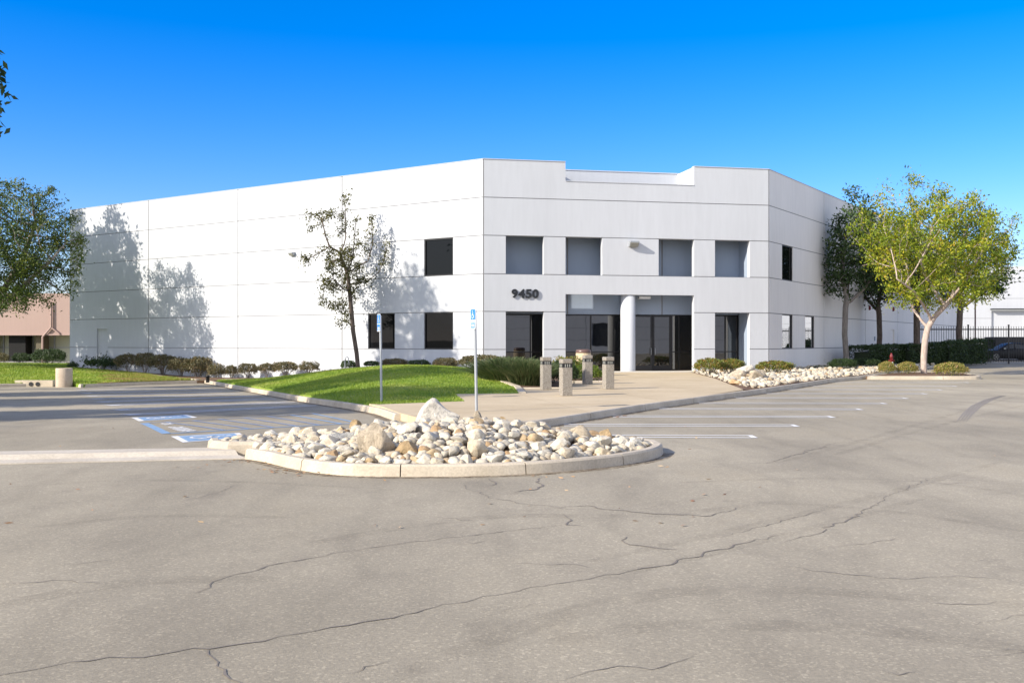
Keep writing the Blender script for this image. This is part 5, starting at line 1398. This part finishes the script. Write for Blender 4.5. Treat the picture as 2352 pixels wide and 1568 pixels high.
b0 = thing('light_bollard', (pos[0].x, pos[0].y + .15, ZW), bl[0], 'bollard', 'light bollards on the entrance walk', R(15)); bollard_parts(b0)
for i in (1, 2, 3): dup(b0, (pos[i].x, pos[i].y + .15, ZW), bl[i], R(15 + [0, 3, 1, 4][i]))
# litter bin
p = P(1340, 845, 45.0)
t_ = thing('litter_bin', (p.x, p.y, .15), 'round beige litter bin with a dark rim in front of the entrance glass', 'litter bin')
m_ = MB(); m_.lathe([(.33, 0), (.345, .02), (.345, 1.0), (.33, 1.03), (.0, 1.03)], 28); m_.build('body', M['walk'], t_, world=False)
m_ = MB(); m_.lathe([(.34, 1.035), (.35, 1.06), (.34, 1.13), (.31, 1.18), (.20, 1.20), (.16, 1.15), (0, 1.14)], 28); m_.build('lid', m_simple('brown_lid', (.13, .075, .06), .35, bump=0), t_, world=False)
# concrete cylinder at the left kerb
p = G(140.5, 889)
m_ = MB(); m_.lathe([(.36, -.1), (.36, .84), (.345, .86), (.30, .86), (.29, .80), (0, .80)], 32, (p.x, p.y + .3, p.z))
tag(m_.build('concrete_cylinder', m_concrete('weathered_concrete', (.42, .33, .25), (.58, .49, .38), 1.2, spot=.8)), 'squat beige concrete cylinder standing at the gap in the left kerb', 'planter')
# kerb drain outlets
p = G(76, 888)
m_ = MB(); m_.box((p.x, p.y + .25, p.z + .12), (1.75, .4, .34)); dr = m_.build('drain_outlet', M['kerb']); tag(dr, 'low concrete block with two round drain holes in the left kerb', 'drain')
m_ = MB()
for px in (70, 85.5):
    q = G(px, 888); n_ = 16
    c_ = Vector((q.x, p.y + .05 - .006, p.z + .12)); vs_ = [c_ + Vector((.105 * math.cos(2 * PI * k / n_), 0, .105 * math.sin(2 * PI * k / n_))) for k in range(n_)]
    m_.tube([c_ + Vector((0, .03, 0)), c_ + Vector((0, -.02, 0))], .10, 16)
child(m_.build('pipe', M['dark_metal']), dr)
# small fixtures at the bed
def small(name, px, pyb, z, label, cat, fn):
    q = G(px, pyb, z); m_ = MB(); fn(m_, q); return tag(m_.build(name, M['dark_metal']), label, cat)
small('ground_light', 477, 876, -.28, 'tiny dark ground light at the kerb corner by the brown soil', 'light', lambda m_, q: m_.lathe([(.09, -.05), (.09, .24), (.11, .24), (.10, .3), (0, .31)], 14, q))
q = P(797, 842, 52.6)
m_ = MB(); m_.tube([(q.x - .1, q.y, .2), (q.x - .1, q.y, .78), (q.x - .06, q.y, .86), (q.x + .02, q.y, .88), (q.x + .08, q.y, .82), (q.x + .09, q.y, .55)], .028, 6)
tag(m_.build('vent_pipe', M['grey_metal']), 'small bent grey pipe rising behind the low shrub left of the thin tree', 'pipe')

# ---------------------------------------------------------------- accessible parking signs
def park_sign(base, top_z, lean, label, small_patch):
    root = thing('parking_sign', base, label, 'sign', 'accessible parking signs')
    m_ = MB(); H0 = top_z - base[2]
    m_.tube([(lean, 0, -.1), (0, 0, H0 - .04)], .032, 12); m_.build('post', M['grey_metal'], root, world=False)
    nrm = Vector((-.918, -.396, 0)); ux = Vector((nrm.y, -nrm.x, 0)) * -1; ux = Vector((-nrm.y, nrm.x, 0))      # sideways axis of the plate, reading direction
    if small_patch is None: pass
    W, HH = .305, .458
    def tf(p): return ux * p.x + nrm * (.04 + p.z) + Vector((0, 0, H0 - HH / 2 + p.y))
    def rr_poly(w, h, r):
        out = []
        for cx_, cy_, a0 in ((w / 2 - r, h / 2 - r, 0), (-w / 2 + r, h / 2 - r, 90), (-w / 2 + r, -h / 2 + r, 180), (w / 2 - r, -h / 2 + r, 270)):
            for k in range(5): a = R(a0 + k * 22.5); out.append((cx_ + r * math.cos(a), cy_ + r * math.sin(a)))
        return out
    m_ = MB(); m_.cur = 0; m_.prism(rr_poly(W, HH, .035), 0, .004, tf)
    m_.cur = 1
    if small_patch: m_.prism([(x, y + .095) for x, y in rr_poly(W - .03, .235, .02)], .004, .0065, tf); m_.prism([(x, y - .145) for x, y in rr_poly(W - .06, .12, .01)], .004, .0065, tf)
    else: m_.prism([(x, y + .095) for x, y in rr_poly(W - .03, .235, .02)], .004, .0065, tf); m_.prism([(x, y - .125) for x, y in rr_poly(W - .03, .17, .02)], .004, .0065, tf)
    m_.cur = 0
    for pl in isa():
        m_.add([tf(Vector(((x - .5) * .225, .095 + (y - .5) * .225, .0085))) for x, y in pl], [tuple(range(len(pl)))])
    v_, f_, _a = text_polys('VAN', offset=.03)
    hgt = .075
    m_.add([tf(Vector(((x - .5) * .19, -.145 + (y - .5) * hgt, .0085))) for x, y, z in v_], f_)
    if not small_patch: m_.prism([(-.1, -.2), (.1, -.2), (.1, -.19), (-.1, -.19)], .0066, .0085, tf)
    o = m_.build('sign_plate', [M['sign_white'], M['sign_blue']], root, world=False)
    return root
p = P(871, 914.6, 26.2)
park_sign((p.x + .03, 26.2, ZP(p.x, 26.2) - .02), 2.42, .03, 'blue accessible parking sign on a grey pole at the front of the lawn mound', False)
p = P(1090.5, 944, 22.1)
park_sign((p.x, 22.1, ZW), 2.43, .04, 'blue accessible parking sign on a grey pole rising behind the largest pale boulder', True)

# ---------------------------------------------------------------- fence, pole, hydrant
fx0, fx1, fy = P(2112, 0, 76).x, P(2440, 0, 76).x, 76.0
fe = thing('metal_fence', ((fx0 + fx1) / 2, fy, 0), 'tall black picket fence crossing in front of the black car and the warehouse', 'fence')
def fence_run(i, x0, x1):
    m_ = MB(); 
    for z_ in (.28, 2.62): m_.bar((x0 + .04, fy, z_), (x1 - .04, fy, z_), .05, .09 if z_ > 1 else .06)
    n_ = int((x1 - x0) / .183)
    for k in range(1, n_): m_.bar((x0 + (x1 - x0) * k / n_, fy + .001, .12), (x0 + (x1 - x0) * k / n_, fy + .001, 2.86), .026, .026)
    m_.build('picket_panel', M['dark_metal'], fe)
    m_ = MB(); m_.box((x0, fy, 1.45), (.09, .09, 3.0)); m_.box((x0, fy, 2.97), (.11, .11, .04)); m_.build('post', M['dark_metal'], fe)
xp = [P(q, 0, 76).x for q in (2038, 2131, 2223.8, 2316.8, 2410)]
xp[0] = fx0 + .02
for i, (a, c) in enumerate(zip([fx0] + xp[2:], xp[2:] + [fx1 + 1.5])): fence_run(i, a, c)
p = P(2240, 812, 78)
m_ = MB(); m_.tube([(p.x, 78, 0), (p.x, 78, 7.5)], .06, 8); rp_ = thing('slim_pole', (p.x, 78, 0), 'slim reddish pole with a pale foot between hedge and fence', 'pole')
m_.build('shaft', m_simple('maroon_paint', (.16, .08, .08), .5, bump=0), rp_)
m_ = MB(); m_.lathe([(.26, 0), (.24, .9), (.1, 1.05), (.08, 1.9), (0, 1.9)], 16, (p.x, 78, 0)); m_.build('footing', M['sign_white'], rp_)
p = P(2047.5, 830, 54)
t_ = thing('hydrant', (p.x, 54, .15), 'dark red fire standpipe behind the round flowering shrub of the tree island', 'standpipe', scale=(.75, .75, .85))
red = m_simple('red_paint', (.16, .012, .014), .5, bump=0)
m_ = MB(); m_.lathe([(.13, -.15), (.13, .02), (.10, .03), (.10, .75), (.12, .76), (.12, .9), (.07, 1.0), (.05, 1.08), (0, 1.09)], 16); m_.build('barrel', red, t_, world=False)
m_ = MB(); m_.tube([(-.2, 0, .6), (.2, 0, .6)], .06, 10); m_.tube([(0, -.18, .68), (0, 0, .68)], .05, 10); m_.build('outlet', red, t_, world=False)
m_ = MB(); m_.box((.02, -.125, .42), (.09, .02, .2)); m_.build('tag', M['sign_white'], t_, world=False)

# ---------------------------------------------------------------- the black car behind the fence
car = thing('sedan_car', (P(2253, 0, 87).x + 2.38, 87, 0), 'black four door sedan parked behind the fence at the right edge', 'car', scale=(1.06, 1.06, 1.1))
def loft(m_, secs, smooth=True):
    n_ = len(secs[0]); vs_ = [p for s_ in secs for p in s_]
    m_.add(vs_, [(i * n_ + k, i * n_ + (k + 1) % n_, (i + 1) * n_ + (k + 1) % n_, (i + 1) * n_ + k) for i in range(len(secs) - 1) for k in range(n_)], smooth)
    m_.add(secs[0], [tuple(range(n_))[::-1]]); m_.add(secs[-1], [tuple(range(n_))])
body_paint = NT('black_car_paint'); body_paint = body_paint.done(body_paint.bsdf((.012, .012, .013), .38, spec=.25))
def sec(x, w, zb, zt, r=.12):
    return [(x, -w + .05, zb), (x, -w, zb + .12), (x, -w, zt - r), (x, -w + .05, zt - .03), (x, -w + .2, zt), (x, w - .2, zt), (x, w - .05, zt - .03), (x, w, zt - r), (x, w, zb + .12), (x, w - .05, zb)]
m_ = MB()
st = [(-2.36, .62, .34, .60), (-2.30, .76, .26, .72), (-2.05, .84, .22, .80), (-1.6, .88, .36, .86), (-1.2, .89, .36, .90), (-.9, .90, .20, .93), (0, .91, .18, .95), (.9, .91, .20, .97), (1.25, .90, .36, .98), (1.75, .88, .36, 1.0), (2.05, .86, .28, 1.0), (2.3, .80, .30, .96), (2.38, .7, .38, .80)]
loft(m_, [sec(*q) for q in st])
m_.build('body', body_paint, car, world=False)
m_ = MB()
def gs(x, w0, z0, w1, z1): return [(x, -w0, z0), (x, -w1, z1 - .02), (x, -w1 + .12, z1), (x, w1 - .12, z1), (x, w1, z1 - .02), (x, w0, z0)]
loft(m_, [gs(-1.15, .78, .88, .76, .90), gs(-.75, .80, .9, .70, 1.13), (gs(-.3, .81, .9, .64, 1.37)), gs(.2, .82, .9, .62, 1.44), gs(.8, .82, .92, .62, 1.43), gs(1.3, .80, .95, .64, 1.27), gs(1.8, .74, .97, .70, 1.0)])
gh_ = m_.build('roof', body_paint, car, world=False)
gl = m_glass('car_glass', 1.6, (.02, .024, .026))
for x0, x1, zt0, zt1, nm in ((-.82, .12, 1.04, 1.36, 'side_window'), (.2, 1.28, 1.37, 1.22, 'side_window')):
    m_ = MB()
    for sgn in (-1, 1):
        def yy(x, z):
            return sgn * (.815 - (z - .93) * .36 + .012)
        q = [(x0 + (.0 if x0 > 0 else .0), yy(x0, .97), .97), (x1, yy(x1, .97), .97), (x1 - (.1 if x0 > 0 else 0), yy(x1, zt1), zt1), (x0 + (0 if x0 > 0 else .55), yy(x0, max(zt0, 1.34)), max(zt0, 1.34))]
        q2 = [(a, b_ - sgn * .02, c) for a, b_, c in q]
        m_ = MB(); m_.add(q + q2, [(0, 1, 2, 3), (7, 6, 5, 4), (0, 4, 5, 1), (1, 5, 6, 2), (2, 6, 7, 3), (3, 7, 4, 0)]); m_.build(nm, gl, car, world=False)
for x in (-1.42, 1.48):
    for sgn in (-1, 1):
        m_ = MB(); m_.tube([(x, sgn * .74, .33), (x, sgn * .905, .33)], .33, 24); w_o = m_.build('wheel', m_simple('tyre', (.02, .02, .02), .9) if 'tyre' not in bpy.data.materials else bpy.data.materials['tyre'], car, world=False)
        r_ = MB(); yv = sgn * .908
        for k in range(7):
            a = 2 * PI * k / 7; r_.bar((x, yv, .33), (x + .2 * math.cos(a), yv, .33 + .2 * math.sin(a)), .05, .02)
        ring = [(x + .215 * math.cos(2 * PI * k / 24), yv, .33 + .215 * math.sin(2 * PI * k / 24)) for k in range(25)]; r_.tube(ring, .018, 5, cap=False)
        rim = r_.build('rim', M['grey_metal'], w_o, world=False) if False else link_mesh('rim', r_.mesh('rim'), M['lens'], w_o)
m_ = MB(); m_.box((-.75, -.98, .98), (.2, .16, .12)); m_.build('mirror', M['lens'], car, world=False, bevel=.03)
for sgn in (-1, 1):
    m_ = MB(); m_.box((-2.2, sgn * .66, .68), (.3, .3, .12)); m_.build('headlight', M['lens'], car, world=False, bevel=.03)
# dark trailer behind it
tr = thing('cargo_trailer', (53, 94, 0), 'dark flat topped cargo trailer behind the black sedan', 'trailer')
x0 = P(2297, 0, 92).x
m_ = MB(); m_.box((x0 + 4, 94, 1.35), (8, 2.2, 1.55)); m_.build('box', M['dark_metal'], tr, bevel=.04)
m_ = MB(); m_.box((x0 - .15, 94, 1.45), (.3, 1.6, .5)); m_.build('tongue_box', M['dark_metal'], tr, bevel=.03)
for k in (2.6, 3.6):
    m_ = MB(); m_.tube([(x0 + k, 92.8, .36), (x0 + k, 93.05, .36)], .36, 20); m_.build('wheel', bpy.data.materials['tyre'], tr)

# ---------------------------------------------------------------- leaf litter
rng = np.random.default_rng(4); lp = []
for px, py, s_, n_ in ((1515, 931, .5, 60), (1555, 922, .45, 40), (1420, 957, .3, 26), (1330, 967, .25, 14), (1635, 908, .4, 22), (1500, 1071, .3, 4), (560, 1062, .6, 24), (640, 1082, .5, 16), (700, 1090, .3, 6), (1260, 1095, .2, 6), (470, 1076, .3, 3)):
    g_ = G(px, py); dirv = Vector((.5, .86)) if py < 1000 else Vector((.9, -.4))
    for _ in range(n_):
        k = rng.normal() * s_; e = rng.normal() * .06; lp.append((g_.x + dirv.x * k + dirv.y * e, g_.y + dirv.y * k - dirv.x * e, H(g_.x, g_.y) + .012))
for _ in range(110):
    px, py = rng.uniform(0, 2352), rng.uniform(900, 1560); g_ = G(px, py)
    if g_.y > 9 and not inside((g_.x, g_.y), isl_poly) and not inside((g_.x, g_.y), plaza) and not inside((g_.x, g_.y), lawn_poly): lp.append((g_.x, g_.y, H(g_.x, g_.y) + .012))
lm = leaf_mesh('fallen_leaves', np.array(lp), .075, rng, .6, .0)
for v_ in lm.vertices:
    pass
co = np.empty(len(lm.vertices) * 3, np.float32); lm.vertices.foreach_get('co', co); co = co.reshape(-1, 4, 3)
zb = np.array(lp)[:, 2]; co[:, :, 2] = zb[:, None] + np.clip((co[:, :, 2] - zb[:, None]) * .25, -.008, .02); lm.vertices.foreach_set('co', co.reshape(-1)); lm.update()
tag(link_mesh('fallen_leaves', lm, m_leaf('dry_leaf', [(0, (.35, .12, .04)), (.5, (.42, .25, .12)), (1, (.55, .45, .3))], .1)), 'dry fallen leaves lying along the kerbs and on the asphalt', 'leaves', None, 'stuff')
